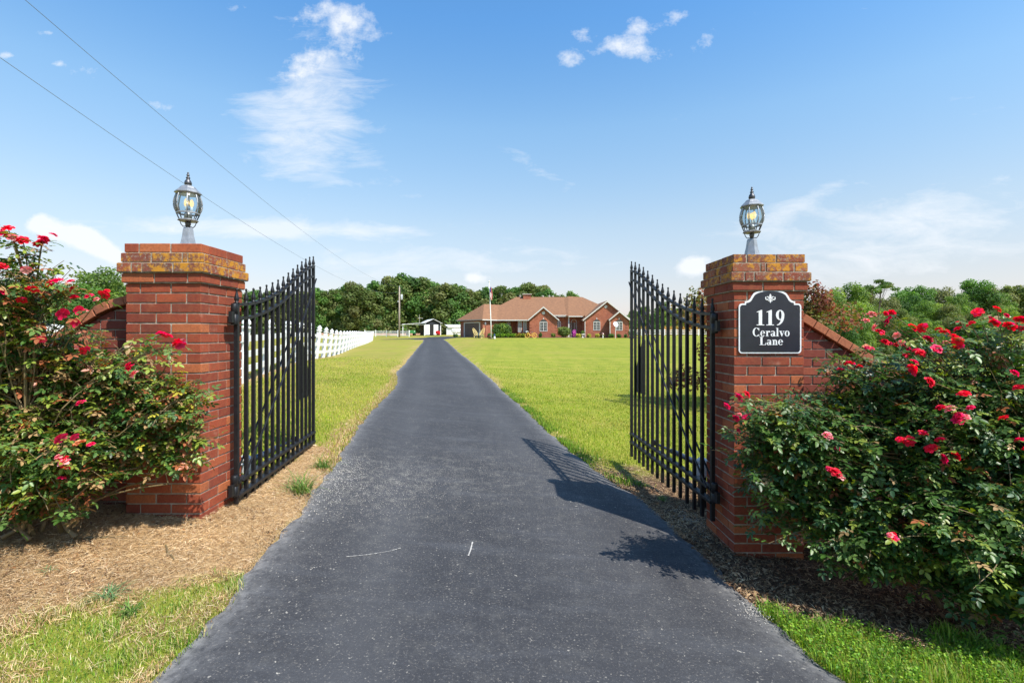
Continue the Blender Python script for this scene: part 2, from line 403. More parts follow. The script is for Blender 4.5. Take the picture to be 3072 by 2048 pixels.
    green = mix(bl_.outputs[0], green, (.33, .25, .075, 1))
    dry = noise(.35, 6, .65, (.5, 1.3, 1), .3)
    green = mix(mrange(dry, .48, .72, 0, .55), green, (.38, .30, .08, 1))
    tuft = noise(60, 4, .7)
    green = mix(mrange(tuft, .35, .7, .30, 0), green, (.07, .11, .01, 1))
    straw = ramp(noise(45, 8, .75), (.3, (.17, .10, .05)), (.5, (.42, .27, .13)), (.7, (.60, .43, .24)))
    soil = ramp(noise(38, 8, .75), (.3, (.035, .022, .015)), (.5, (.10, .062, .04)), (.72, (.24, .16, .10)))
    c = mix(sp.outputs[0], green, straw); c = mix(sp.outputs[1], c, soil)
    Lk.new(c, b.inputs['Base Color']); b.inputs['Roughness'].default_value = .95; b.inputs['Specular IOR Level'].default_value = .1
    bp = N.new('ShaderNodeBump'); bp.inputs['Strength'].default_value = .7; bp.inputs['Distance'].default_value = .03
    Lk.new(noise(55, 6, .75), bp.inputs['Height']); Lk.new(bp.outputs[0], b.inputs['Normal'])
    me = np_mesh('ground', V, F, m, cols, smooth=True)
    tag(link('ground', me), kind='structure')
build_ground()

def asphalt():
    m, nt, b = newmat('asphalt'); N = nt.nodes; Lk = nt.links
    ge = N.new('ShaderNodeNewGeometry'); at = N.new('ShaderNodeAttribute'); at.attribute_name = 'Col'
    sp = N.new('ShaderNodeSeparateColor'); Lk.new(at.outputs['Color'], sp.inputs[0])
    def tex(kind, s, d=5, r=.6, sc=(1, 1, 1)):
        mp = N.new('ShaderNodeMapping'); mp.inputs['Scale'].default_value = sc; Lk.new(ge.outputs['Position'], mp.inputs[0])
        n = N.new('ShaderNodeTex'+kind); n.inputs['Scale'].default_value = s
        if kind == 'Noise': n.inputs['Detail'].default_value = d; n.inputs['Roughness'].default_value = r
        Lk.new(mp.outputs[0], n.inputs['Vector']); return n.outputs[0]
    def mr(x, a, b_, c_, d_):
        n = N.new('ShaderNodeMapRange'); n.inputs[1].default_value = a; n.inputs[2].default_value = b_
        n.inputs[3].default_value = c_; n.inputs[4].default_value = d_; Lk.new(x, n.inputs[0]); return n.outputs[0]
    def mix(f, a, b_):
        mx = N.new('ShaderNodeMix'); mx.data_type = 'RGBA'
        if isinstance(f, (int, float)): mx.inputs[0].default_value = f
        else: Lk.new(f, mx.inputs[0])
        for i, v in ((6, a), (7, b_)):
            if isinstance(v, tuple): mx.inputs[i].default_value = v
            else: Lk.new(v, mx.inputs[i])
        return mx.outputs[2]
    def mul(a, b_):
        n = N.new('ShaderNodeMath'); n.operation = 'MULTIPLY'; n.use_clamp = True
        for i, v in enumerate((a, b_)):
            if isinstance(v, (int, float)): n.inputs[i].default_value = v
            else: Lk.new(v, n.inputs[i])
        return n.outputs[0]
    base = mix(mr(tex('Noise', .8, 6, .6), .35, .65, 0, 1), (.026, .0265, .030, 1), (.038, .0385, .042, 1))
    base = mix(mr(tex('Noise', 70, 5, .8), .52, .72, 0, .7), base, (.10, .102, .108, 1))
    base = mix(mr(tex('Noise', 55, 5, .8), .55, .68, 0, .75), base, (.018, .019, .023, 1))
    base = mix(mr(tex('Noise', 3, 6, .7, (.35, 1.6, 1)), .5, .75, 0, .35), base, (.10, .105, .115, 1))
    # grit: sparse pale chips, denser in patches and near the edges
    chips = mr(tex('Noise', 48, 2, .5), .685, .72, 0, 1)
    patch = mr(tex('Noise', 1.3, 5, .6), .45, .68, .15, 1)
    stain = mr(tex('Noise', 1.1, 7, .7, (1.2, .5, 1)), .52, .66, 0, .5)
    base = mix(stain, base, (.026, .027, .032, 1))
    base = mix(mul(sp.outputs[2], mr(tex('Noise', .7, 5, .6, (1.5, .3, 1)), .3, .6, .1, .5)), base, (.075, .076, .080, 1))
    dust = mul(sp.outputs[1], mr(tex('Noise', 9, 7, .75), .5, .68, 0, .5))
    base = mix(dust, base, (.20, .19, .165, 1))
    base = mix(mul(chips, patch), base, (.42, .39, .33, 1))
    chips2 = mr(tex('Noise', 95, 3, .6), .60, .66, 0, .9)
    base = mix(mul(chips2, sp.outputs[1]), base, (.40, .36, .30, 1))
    edge = mul(sp.outputs[0], mr(tex('Noise', 22, 6, .75), .3, .62, 0, 1))
    base = mix(edge, base, (.25, .245, .24, 1))
    Lk.new(base, b.inputs['Base Color']); b.inputs['Roughness'].default_value = .82; b.inputs['Specular IOR Level'].default_value = .35
    bp = N.new('ShaderNodeBump'); bp.inputs['Strength'].default_value = .6; bp.inputs['Distance'].default_value = .004
    Lk.new(tex('Noise', 170, 3, .6), bp.inputs['Height']); Lk.new(bp.outputs[0], b.inputs['Normal'])
    return m
M_ASPH = asphalt()
def build_drive():
    ys = np.concatenate([np.arange(-6, 1, .5), np.arange(1, 16, .04), np.arange(16, 30, .2), np.arange(30, 78.1, .5)])
    t = np.array([-1, -.985, -.96, -.92, -.86, -.75, -.5, -.25, 0, .25, .5, .75, .86, .92, .96, .985, 1])
    c = drive_c(ys)[:, None]; wl = HW+edge_wob(ys, -1)[:, None]; wr = HW+edge_wob(ys, 1)[:, None]
    fl = 2.6*smooth01((ys-66)/9)**2; fl = fl[:, None]     # flares into the yard
    wl = wl+fl; wr = wr+fl
    X = c+np.where(t[None] < 0, t[None]*wl, t[None]*wr); Y = ys[:, None]+0*X
    Z = ground_z(X, Y)+.012-.03*np.abs(t[None])**14
    ed = np.exp(-(1-np.abs(t))*1.41/.09)[None]+0*X
    gp = np.exp(-((X+1.25)/.45)**2-((Y-4.5)/.9)**2)+.5*np.exp(-((X+.3)/1.)**2-((Y-5.2)/1.2)**2)+.25+.5*np.exp(-((X-1.2)/.25)**2-((Y-4.6)/.5)**2)
    ny, nx = X.shape; idx = np.arange(nx*ny).reshape(ny, nx)
    F = np.stack([idx[:-1, :-1], idx[:-1, 1:], idx[1:, 1:], idx[1:, :-1]], -1).reshape(-1, 4)
    tr_ = np.exp(-(((X-c)-.62)/.22)**2)+np.exp(-(((X-c)+.66)/.22)**2)
    cols = np.stack([ed, gp*np.ones_like(ed), tr_], -1).reshape(-1, 3)
    d = link('driveway', np_mesh('driveway', np.stack([X, Y, Z], -1).reshape(-1, 3), F, M_ASPH, cols, smooth=True))
    tag(d, kind='structure')
    # the yard in front of the garage
    poly = [(-21.5, 78.5), (-19.5, 76.2), (-15.5, 74.8), (-14.3, 73), (-9.2, 73), (-8.6, 75), (-6.2, 77.3), (-5.3, 76.4), (-9.5, 81.6), (-11, 84.5), (-16, 82.5), (-20.5, 80.2)]
    def inside(x, y):
        r = np.zeros(x.shape, bool); n = len(poly)
        for i in range(n):
            (x1, y1), (x2, y2) = poly[i], poly[i-1]
            c_ = ((y1 > y) != (y2 > y)) & (x < (x2-x1)*(y-y1)/((y2-y1) or 1e-9)+x1); r ^= c_
        return r
    xs = np.arange(-22, -4, .2); ys = np.arange(72.5, 85, .2); X, Y = np.meshgrid(xs, ys); Z = ground_z(X, Y)+.03
    ny, nx = X.shape; idx = np.arange(nx*ny).reshape(ny, nx)
    F = np.stack([idx[:-1, :-1], idx[:-1, 1:], idx[1:, 1:], idx[1:, :-1]], -1).reshape(-1, 4)
    cen = inside((X[:-1, :-1]+.1), (Y[:-1, :-1]+.1)).ravel(); F = F[cen]
    V = np.stack([X, Y, Z], -1).reshape(-1, 3); used, inv = np.unique(F, return_inverse=True)
    tag(link('garage_yard', np_mesh('garage_yard', V[used], inv.reshape(F.shape), M_ASPH, np.zeros((len(used), 3)), smooth=True)), kind='structure')
    # pale scratches on the asphalt
    sc = mat('scratch_chalk', (.5, .47, .42), .9, vscale=60, col2=(.3, .29, .27))
    for k, pts in enumerate([[(-.28, 3.16), (-.273, 3.25), (-.27, 3.38)], [(-1.02, 3.02), (-.9, 3.07), (-.78, 3.14), (-.72, 3.20)]]):
        mb = MB(); rr = random.Random(k); Q = []
        for a, b_ in zip(pts[:-1], pts[1:]):
            for q in range(16):
                t0 = q/16; Q.append((a[0]+(b_[0]-a[0])*t0, a[1]+(b_[1]-a[1])*t0, math.atan2(b_[1]-a[1], b_[0]-a[0])))
        for i_, (x, y, an) in enumerate(Q):
            w = rr.uniform(.0008, .0045) if k else rr.uniform(.002, .006); z = gz(x, y)+.0148
            mb.v += [(x+math.sin(an)*w, y-math.cos(an)*w, z), (x-math.sin(an)*w, y+math.cos(an)*w, z)]
            if i_: mb.f.append((2*i_-2, 2*i_, 2*i_+1, 2*i_-1))
        tag(mb.build('scratch', sc), ['short white scrape mark in the middle of the driveway', 'long diagonal pale scratch on the driveway near the left verge'][k], 'scratch', 'scrapes on the asphalt')
build_drive()
# ------------------------------------------------------------------ brick gate pillars
CH = .0667; BR_L = .194; BR_D = .09; JT = .0100
_brick_cache = {}
def brick_mesh(L, D, H, m):
    key = (round(L, 3), round(D, 3), round(H, 3), m.name)
    if key not in _brick_cache:
        _brick_cache[key] = MB().box(-L/2, L/2, -D/2, D/2, -H/2, H/2, bev=.0022).mesh('brick', m)
    return _brick_cache[key]
def pillar(x0, y0, ztop, ncourse, label, lich, seed):
    S = .498; cx, cy = x0+S/2, y0+S/2; rr = random.Random(seed)
    P = empty('gate_pillar', (cx, cy, ztop-ncourse*CH), 0, label, 'brick pillar', 'brick pillars of the gateway')
    ztl = ncourse*CH
    out = {0: .005, 1: .019, 2: .035, 3: .017}
    core = MB(); z = ztl
    for k in range(ncourse):
        o = out.get(k, 0)-.0055
        if k <= 4 or k == ncourse-1:
            zt = ztl-k*CH-(.006 if k in (0,) else .0)
            zb = 0 if k == 4 else ztl-(k+1)*CH
            if k <= 4: core.box(-S/2-o, S/2+o, -S/2-o, S/2+o, zb+(.0003*(4-k) if k < 4 else 0), zt-.0003)
    core.build('mortar', M_MORTAR, P)
    for k in range(ncourse):
        o = out.get(k, 0); Sk = S+2*o; zc = ztl-k*CH-CH/2+.001; run = Sk-BR_D-JT
        extra = run-2*BR_L-JT
        for side in range(4):
            lens = [BR_L, BR_L]
            if extra > .038: lens.insert(rr.randrange(3), extra-JT)
            else: lens = [BR_L+extra/2]*2
            s = 0 if k % 2 else BR_D+JT
            for L in lens:
                m = M_BRICKL if k in lich else M_BRICK
                lx = -Sk/2+s+L/2; ly = -Sk/2+BR_D/2
                a = side*math.pi/2; ca, sa = math.cos(a), math.sin(a)
                b = link('brick', brick_mesh(L, BR_D, CH-JT, m), P,
                         (lx*ca-ly*sa+rr.uniform(-.0012, .0012), lx*sa+ly*ca+rr.uniform(-.0012, .0012), zc+rr.uniform(-.0008, .0008)),
                         (rr.uniform(-.004, .004), rr.uniform(-.004, .004), a+rr.uniform(-.006, .006)))
                s += L+JT
    return P
pillar(-2.568, 3.27, 2.062, 28, 'left brick gate pillar with orange lichen on its corbelled cap', (1, 2), 1)
pillar(1.585, 3.51, 2.030, 33, 'right brick gate pillar carrying the black house number sign', (0, 1, 2), 2)

def clip_poly(poly, a, b):
    """keep the part of an xz polygon below the line a-b"""
    def side(p): return (b[0]-a[0])*(p[1]-a[1])-(b[1]-a[1])*(p[0]-a[0])
    s = -1 if b[0] > a[0] else 1
    out = []
    for i in range(len(poly)):
        p, q = poly[i], poly[(i+1) % len(poly)]; sp, sq = side(p)*s, side(q)*s
        if sp >= 0: out.append(p)
        if (sp >= 0) != (sq >= 0):
            t = sp/(sp-sq); out.append((p[0]+(q[0]-p[0])*t, p[1]+(q[1]-p[1])*t))
    return out
def wing_wall(x_in, x_out, yf, top, label, sgn, seed, zbase):
    """single wythe brick wall that slopes down away from the pillar, with a header coping"""
    rr = random.Random(seed)
    W = empty('wing_wall', (x_in, yf, zbase), 0, label, 'brick wall', 'low sloping brick walls beside the pillars')
    def T(x): return float(np.interp(x, [p[0] for p in top], [p[1] for p in top]))-.062
    xs = np.linspace(x_in, x_out, 40)
    poly = [(float(x)-x_in, T(float(x))-zbase-.012) for x in xs]+[(x_out-x_in, -.1), (0, -.1)]
    poly = [p for i, p in enumerate(poly) if i == 0 or abs(p[0]-poly[i-1][0])+abs(p[1]-poly[i-1][1]) > 1e-4]
    MB().prism(poly, .006, .2).build('mortar', M_MORTAR, W)
    k = 0; z = zbase
    while z < max(t_[1] for t_ in top):
        s = 0 if k % 2 else -.1
        while s < abs(x_out-x_in):
            a = x_in+sgn*max(s, 0.004); b = x_in+sgn*min(s+BR_L, abs(x_out-x_in)); s += BR_L+JT
            if abs(b-a) < .03: continue
            lo, hi = min(a, b), max(a, b)
            pts = [(lo, z), (hi, z), (hi, z+CH-JT), (lo, z+CH-JT)]
            pts = clip_poly(pts, (lo, T(lo)-.004), (hi, T(hi)-.004))
            if len(pts) < 3: continue
            ar = abs(sum(pts[i][0]*pts[(i+1) % len(pts)][1]-pts[(i+1) % len(pts)][0]*pts[i][1] for i in range(len(pts))))/2
            if ar < .0008: continue
            d = rr.uniform(-.0015, .0015)
            if len(pts) == 4 and abs(hi-lo-BR_L) < 1e-4 and ar > .99*BR_L*(CH-JT):
                link('brick', brick_mesh(BR_L, BR_D, CH-JT, M_BRICKW), W, ((lo+hi)/2-x_in, BR_D/2+d, z+(CH-JT)/2-zbase), (0, 0, rr.uniform(-.004, .004)))
            else:
                MB().prism([(p[0]-x_in, p[1]-zbase) for p in pts], d, BR_D+d).build('brick', M_BRICKW, W)
        z += CH; k += 1
    # coping of header bricks
    px = [x_in]; n = 0; x = x_in+sgn*.003
    cope = MB().box(0.003, .104, -.035, .235, 0, .058, bev=.003).mesh('coping_brick', M_BRICKC)
    while abs(x-x_in) < abs(x_out-x_in)-.1 and n < 60:
        s = (T(x+sgn*.05)-T(x-sgn*.0))/(sgn*.05); a = math.atan(s*sgn)
        o = link('coping_brick', cope, W, (x-x_in, rr.uniform(-.003, .003), T(x)+.001-zbase), (0, -a if sgn > 0 else 0, 0))
        if sgn < 0: o.rotation_euler = (0, math.pi+a, 0); o.location.z = T(x)+.060-zbase; o.location.x = x-x_in
        if sgn < 0:
            o.rotation_euler = (0, 0, math.pi); o.rotation_mode = 'XYZ'
            o.matrix_local = Matrix.Translation((x-x_in, .2+rr.uniform(-.003, .003), T(x)+.001-zbase)) @ Matrix.Rotation(math.pi, 4, 'Z') @ Matrix.Rotation(-a, 4, 'Y')
        x += sgn*.107*math.cos(a); n += 1
    return W
wing_wall(-2.57, -5.3, 3.43, [(-5.3, .72), (-4.5, .86), (-3.8, 1.08), (-3.3, 1.36), (-2.95, 1.60), (-2.8, 1.69), (-2.57, 1.75)][::1], 'left curved brick wing wall behind the rose bush', -1, 3, .16)
wing_wall(2.086, 4.7, 3.74, [(2.086, 1.68), (4.7, 1.68-.614*2.614)], 'right straight sloping brick wing wall beside the numbered pillar', 1, 4, -.32)

# ------------------------------------------------------------------ iron gates
QT = [0, .086, .15, .29, .5, .72, .86, 1]; FT = [0, .02, .05, .145, .353, .68, .87, 1]
finial_me = MB().lathe([(.021, 0), (.021, .007), (.010, .009), (.0165, .026), (.0175, .036), (.012, .058), (.0062, .085), (.006, .092), (.0085, .098), (.0082, .106), (.003, .112)], 10).mesh('finial', M_IRON, True)
def iron_gate(H, F, tip0, tip1, low1, low2, bot, label, sgn):
    H = Vector(H); F = Vector(F); L = (F-H).length; rz = math.atan2(F.y-H.y, F.x-H.x)
    G = empty('iron_gate', (H.x, H.y, 0), rz, label, 'gate', 'two leaves of the iron driveway gate')
    def tip(q): return EYE+tip0+(tip1-tip0)*float(np.interp(q, QT, FT))
    def tips(q):   # smoothed
        return sum(tip(min(1, max(0, q+d))) for d in (-.06, -.03, 0, .03, .06))/5
    qs = [0]+[.086+(1-.086)*i/13 for i in range(14)]
    for i, q in enumerate(qs):
        w = .030 if i in (0, 14) else .0265
        t = tips(q)
        zb = EYE+bot + (.03 if i == 0 else 0)
        p = MB().box(q*L-w/2, q*L+w/2, -w/2, w/2, zb, t-.112, bev=.002).build('picket', M_IRON, G)
        link('finial', finial_me, p, (q*L, 0, t-.112))
    for off in (.118, .222):
        mb = MB(); n = 40; pts = [(j/n, tips(j/n)-off) for j in range(n+1)]
        h = .0105; D = .0155
        vs_ = []
        for q, z in pts:
            for y, dz in ((-D, -h), (D, -h), (D, h), (-D, h)): vs_.append((q*L, y, z+dz))
        fs = [(j*4+a, j*4+(a+1) % 4, (j+1)*4+(a+1) % 4, (j+1)*4+a) for j in range(n) for a in range(4)]+[(3, 2, 1, 0), tuple(n*4+a for a in range(4))]
        mb.add(vs_, fs); mb.build('top_rail', M_IRON, G)
    for e in (low1, low2):
        MB().box(-.01, L+.01, -.024, .024, EYE+e-.0125, EYE+e+.0125, bev=.002).build('bottom_rail', M_IRON, G)
    for s in (-1, 1):
        mb = MB(); n = 12; z0 = EYE+low1; z1 = tips(1)-.25
        mb.tube([(.02+(L-.03)*j/n, s*.034, z0+(z1-z0)*(j/n)-.07*math.sin(math.pi*j/n)) for j in range(n+1)], .0085, 6)
        mb.build('brace', M_IRON, G)
    # latch guard plate near the free end
    q0, q1 = .80, .965
    MB().prism([(q0*L, EYE-.66), (q1*L, EYE-.66), (q1*L, EYE-.42), (q0*L+.10, EYE-.06), (q0*L+.045, EYE-.03), (q0*L, EYE-.06)], sgn*.026, sgn*.032).build('latch_plate', M_IRON2, G)
    MB().box(L-.02, L+.03, -.02, .02, EYE-.04, EYE-.015).build('latch', M_IRON, G)
    for e in (tip0-.19, low1-.02):
        hb = MB().lathe([(.022, -.075), (.024, -.07), (.024, -.002), (.020, 0), (.024, .002), (.024, .07), (.018, .078)], 12, (-.035, -sgn*.0, EYE+e)).build('hinge', M_IRON, G, True)
        MB().box(-.10, -.035, -.012, .012, EYE+e-.06, EYE+e+.02).build('hinge_plate', M_IRON, hb)
    return G
iron_gate((-2.005, 3.58), (-2.19, 5.42), .34, .878, -1.068, -1.172, -1.255, 'open left iron gate with spear finials hung on the left pillar', 1)
iron_gate((1.525, 3.74), (1.42, 5.84), .277, .887, -1.168, -1.268, -1.44, 'open right iron gate with spear finials hung on the numbered pillar', -1)

M_ARM = mat('arm_grey', (.10, .13, .17), .35, .5, vscale=20, col2=(.07, .09, .12)); M_BOX = mat('opener_plastic', (.62, .64, .66), .4, vscale=10, col2=(.5, .52, .55))
def opener(base, end, label):
    b = Vector(base); e = Vector(end)
    O = empty('gate_opener', (b.x, b.y, gz(b.x, b.y)), 0, label, 'gate opener', 'electric gate openers behind the gates')
    o = Vector((b.x, b.y, gz(b.x, b.y))); lb = b-o; le = e-o
    MB().box(-.03, .03, -.03, .03, -.1, lb.z-.09, bev=.004).build('post', M_IRON, O)
    MB().box(lb.x-.055, lb.x+.055, lb.y-.06, lb.y+.06, lb.z-.1, lb.z+.02, bev=.02).build('motor_housing', M_BOX, O)
    MB().lathe([(.056, 0), (.05, .03), (.025, .05), (.005, .055)], 12, (lb.x, lb.y, lb.z+.02)).build('housing_cap', M_BOX, O, True)
    mid = lb.lerp(le, .62)
    MB().tube([lb, mid], .026, 10).build('arm_tube', M_ARM, O, True)
    MB().tube([mid, le], .013, 8).build('piston_rod', M_ARM, O, True)
    MB().box(le.x-.02, le.x+.02, le.y-.02, le.y+.02, le.z-.02, le.z+.03).build('bracket', M_IRON, O)
opener((-2.36, 4.35, .32), (-2.20, 4.95, .40), 'white and blue electric opener behind the left iron gate')
opener((1.74, 4.50, .26), (1.50, 5.15, .32), 'white and blue electric opener behind the right iron gate')

# ------------------------------------------------------------------ lamps
M_PEW = mat('pewter_metal', (.27, .28, .29), .45, .6, vscale=25, col2=(.38, .39, .40), bump=.1, bscale=90)
M_PEWD = mat('dark_pewter', (.06, .06, .065), .4, .6, vscale=25, col2=(.11, .11, .12), bump=.1, bscale=90)
def glass_mat():
    m, nt, b = newmat('lamp_glass'); N = nt.nodes; Lk = nt.links
    t = N.new('ShaderNodeBsdfTransparent'); t.inputs[0].default_value = (.74, .84, .89, 1)
    g = N.new('ShaderNodeBsdfGlossy'); g.inputs['Roughness'].default_value = .12
    f = N.new('ShaderNodeFresnel'); f.inputs['IOR'].default_value = 1.28
    mx = N.new('ShaderNodeMixShader'); Lk.new(f.outputs[0], mx.inputs[0]); Lk.new(t.outputs[0], mx.inputs[1]); Lk.new(g.outputs[0], mx.inputs[2])
    d = N.new('ShaderNodeBsdfDiffuse'); d.inputs[0].default_value = (.62, .72, .78, 1); m2 = N.new('ShaderNodeMixShader'); m2.inputs[0].default_value = .07; Lk.new(mx.outputs[0], m2.inputs[1]); Lk.new(d.outputs[0], m2.inputs[2])
    Lk.new(m2.outputs[0], N['Material Output'].inputs[0]); return m
M_GLASS = glass_mat()
mb_, nt_, b_ = newmat('lit_bulb'); b_.inputs['Base Color'].default_value = (.9, .75, .5, 1)
b_.inputs['Emission Color'].default_value = (1, .62, .22, 1); b_.inputs['Emission Strength'].default_value = .8; M_BULB = mb_
def make_lamp(loc, rot, label):
    Lp = empty('pillar_lamp', loc, rot, label, 'lamp', 'post lamps on top of the gate pillars')
    n = 8; r0 = math.pi/8
    MB().lathe([(.078, 0), (.074, .012), (.062, .045), (.048, .10), (.042, .14), (.040, .150), (.036, .158)], 6, rot=0).build('base', M_PEW, Lp)
    MB().lathe([(.017, .155), (.017, .175), (.022, .185), (.019, .205)], 10).build('neck', M_PEWD, Lp, True)
    for k in range(4):
        a = math.pi/4+k*math.pi/2; c, s = math.cos(a), math.sin(a)
        MB().tube([(c*r, s*r, z) for r, z in ((.018, .168), (.038, .165), (.052, .180), (.060, .200), (.072, .210))], .0035, 5).build('scroll_bracket', M_PEWD, Lp)
    MB().lathe([(.020, .203), (.066, .204), (.077, .209), (.077, .213), (.066, .218), (.020, .219)], n, rot=r0).build('lower_plate', M_PEW, Lp)
    for k in range(n):
        a = r0+k*2*math.pi/n; c, s = math.cos(a), math.sin(a)
        MB().tube([(c*.062, s*.062, .217), (c*.072, s*.072, .237), (c*.082, s*.082, .259)], .0045, 4).build('cage_bar', M_PEWD, Lp)
    MB().lathe([(.083, .256), (.088, .258), (.088, .266), (.083, .268), (.080, .264), (.080, .258)], n, rot=r0, caps=False).build('ring', M_PEW, Lp)
    prof = [(.083, .268), (.095, .290), (.101, .315), (.101, .335), (.096, .360), (.087, .385), (.080, .398)]
    for k in range(n):            # eight curved glass panes between the ribs
        mb = MB(); a0 = r0+k*2*math.pi/n; vs_ = []
        for r, z in prof:
            for j in range(5):
                a = a0+(j/4)*2*math.pi/n; vs_.append((r*.97*math.cos(a), r*.97*math.sin(a), z))
        mb.add(vs_, [(i*5+j, i*5+j+1, (i+1)*5+j+1, (i+1)*5+j) for i in range(len(prof)-1) for j in range(4)]); mb.build('glass_pane', M_GLASS, Lp, True)
    for k in range(n):
        a = r0+k*2*math.pi/n; c, s = math.cos(a), math.sin(a)
        MB().tube([(c*(r+.001), s*(r+.001), z) for r, z in prof], .0055, 6).build('rib', M_PEW, Lp, True)
    MB().lathe([(.078, .394), (.088, .397), (.100, .404), (.100, .409), (.086, .422), (.066, .437), (.055, .450), (.030, .461), (.018, .466)], n, rot=r0).build('roof', M_PEW, Lp)
    MB().lathe([(.012, .462), (.026, .468), (.028, .478), (.024, .492), (.014, .505), (.012, .508), (.016, .513), (.016, .518), (.010, .523), (.008, .528), (.012, .533), (.011, .539), (.006, .543), (.008, .549), (.006, .555), (.001, .558)], 12).build('top_finial', M_PEWD, Lp, True)
    MB().lathe([(.012, .215), (.030, .225), (.028, .262), (.02, .268)], 10).build('socket_plate', M_PEW, Lp, True)
    for k in range(3):
        a = k*2*math.pi/3+.5; c, s = math.cos(a)*.026, math.sin(a)*.026
        MB().lathe([(.008, .268), (.008, .308), (.006, .31)], 8, (c, s, 0)).build('candle_socket', M_VINYL, Lp, True)
        MB().lathe([(.006, .308), (.014, .322), (.017, .335), (.014, .35), (.007, .362), (.001, .366)], 10, (c, s, 0)).build('bulb', M_BULB, Lp, True)
    Lp.scale = (.85, .85, 1)
    return Lp
make_lamp((-2.319, 3.52, 2.058), .12, 'pewter globe lamp standing on the left brick pillar')
make_lamp((1.834, 3.76, 2.026), .5, 'pewter globe lamp standing on the right numbered brick pillar')

# ------------------------------------------------------------------ address sign
M_SBLK = mat('sign_black', (.012, .014, .022), .3, vscale=12, col2=(.018, .02, .03)); M_SWHT = mat('sign_white', (.8, .8, .8), .5, vscale=60, col2=(.68, .68, .68))
def sign():
    u = .000908; cx = 1.8365; y0 = 3.505; cz = EYE+.323
    S = empty('address_sign', (cx, y0, cz-.45), 0, 'black arched address sign reading 119 Ceralvo Lane on the right pillar', 'sign')
    def outline(inset):
        w = 245*u-inset; P = []; yb = -499*u+inset; r = 26*u-inset*.6
        def arc(x, z, rr, a0, a1, n=6): return [(x+rr*math.cos(R(a0+(a1-a0)*i/n)), z+rr*math.sin(R(a0+(a1-a0)*i/n))) for i in range(n+1)]
        right = arc(w-r, yb+r, r, -90, 0)+arc(w-r, -108*u-inset-r, r, 0, 90)
        right += [(197*u-inset, -108*u-inset), (197*u-inset, -92*u-inset)]
        right += arc(197*u-inset, -40*u-inset, 52*u, -90, -180, 5)[0:5]+[(143*u-inset, -48*u-inset*1.1)]
        n = 12; right += [((138*u-inset)*math.cos(R(90*i/n)), (-46*u-inset)+(46*u)*math.sin(R(90*i/n))) for i in range(1, n+1)]
        left = [(-x, z) for x, z in reversed(right[:-1])]
        return right+left
    def conv(o): return [(x, z+.45) for x, z in o]
    MB().prism(conv(outline(0)), -.006, 0).build('border_plate', M_SWHT, S)
    fp = MB().prism(conv(outline(.0105)), -.0085, -.0005).build('face_plate', M_SBLK, S)
    for x in (-.19, .19): MB().lathe([(.004, 0), (.004, .002), (.001, .003)], 8).build('screw', M_PEWD, fp, loc=(x, -.0085, .45-.135), rot=(R(90), 0, 0))
    def ring(cx_, cy_, rx, ry, ix, iy, a0, a1, n=20):
        o = [(cx_+rx*math.cos(R(a0+(a1-a0)*i/n)), cy_+ry*math.sin(R(a0+(a1-a0)*i/n))) for i in range(n+1)]
        q = [(cx_+ix*math.cos(R(a0+(a1-a0)*i/n)), cy_+iy*math.sin(R(a0+(a1-a0)*i/n))) for i in range(n+1)]
        return [[o[i], o[i+1], q[i+1], q[i]] for i in range(n)]
    def rect(x0, y0_, x1, y1): return [[(x0, y0_), (x1, y0_), (x1, y1), (x0, y1)]]
    G = {
     '1': ([rect(.15, .03, .36, .93), rect(.02, 0, .49, .05), [[(.15, .93), (.36, .93), (.36, 1.0), (.30, 1.0), (.03, .88), (.03, .84), (.15, .87)]]], .60),
     '9': ([ring(.27, .67, .26, .33, .09, .28, 0, 360, 28), ring(.08, .62, .45, .62, .27, .57, -2, -90)], .62),
     'C': ([ring(.41, .5, .39, .52, .20, .465, 42, 318, 28), rect(.645, .66, .70, 1.0), rect(.66, .02, .7, .25)], .80),
     'e': ([ring(.27, .33, .25, .345, .10, .30, 0, 322, 24), rect(.10, .335, .515, .385)], .57),
     'r': ([rect(.09, .035, .25, .62), rect(.01, .59, .25, .64), rect(.01, 0, .35, .04), ring(.36, .44, .12, .21, .03, .11, 55, 165, 8), ring(.43, .545, .075, .09, .001, .001, 0, 360, 10)], .52),
     'a': ([rect(.31, .06, .46, .46), ring(.25, .44, .21, .215, .07, .17, 0, 155, 12), ring(.215, .17, .20, .185, .065, .12, 0, 360, 18), [[(.31, .06), (.40, -.01), (.55, .04), (.55, .08), (.46, .06)]]], .57),
     'l': ([rect(.08, .035, .24, .97), rect(.0, .95, .24, 1.0), rect(.0, 0, .32, .04)], .34),
     'v': ([[[(.04, .62), (.22, .62), (.36, .19), (.29, .0), (.25, .0)]], [[(.44, .62), (.49, .62), (.31, .0), (.27, .0), (.33, .14)]], rect(0, .60, .28, .645), rect(.36, .60, .56, .645)], .56),
     'o': ([ring(.27, .33, .26, .345, .10, .30, 0, 360, 28)], .57),
     'L': ([rect(.12, .04, .32, .96), rect(.02, .95, .43, 1.0), rect(.02, 0, .66, .05), [[(.62, .05), (.67, .05), (.69, .30), (.66, .30), (.58, .05)]]], .73),
     'n': ([rect(.08, .035, .23, .62), rect(.0, .59, .23, .64), rect(.0, 0, .30, .04), ring(.32, .42, .17, .235, .03, .17, 0, 140, 12), rect(.35, .035, .49, .43), rect(.28, 0, .56, .04)], .58)}
    def text(st, x0, x1, zb, cap, name):
        tot = sum(G[c][1] for c in st)-.04; k = (x1-x0)/tot; x = x0; mb = MB(); dy = 0
        for c in st:
            for shape in G[c][0]:
                dy = (dy+.00012) % .0009
                for poly in shape: mb.prism([(x+px*k, zb+pz*cap) for px, pz in poly], -.0105-dy, -.008)
            x += G[c][1]*k
        mb.build(name, M_SWHT, S)
    f = lambda X: (X-1207)*u
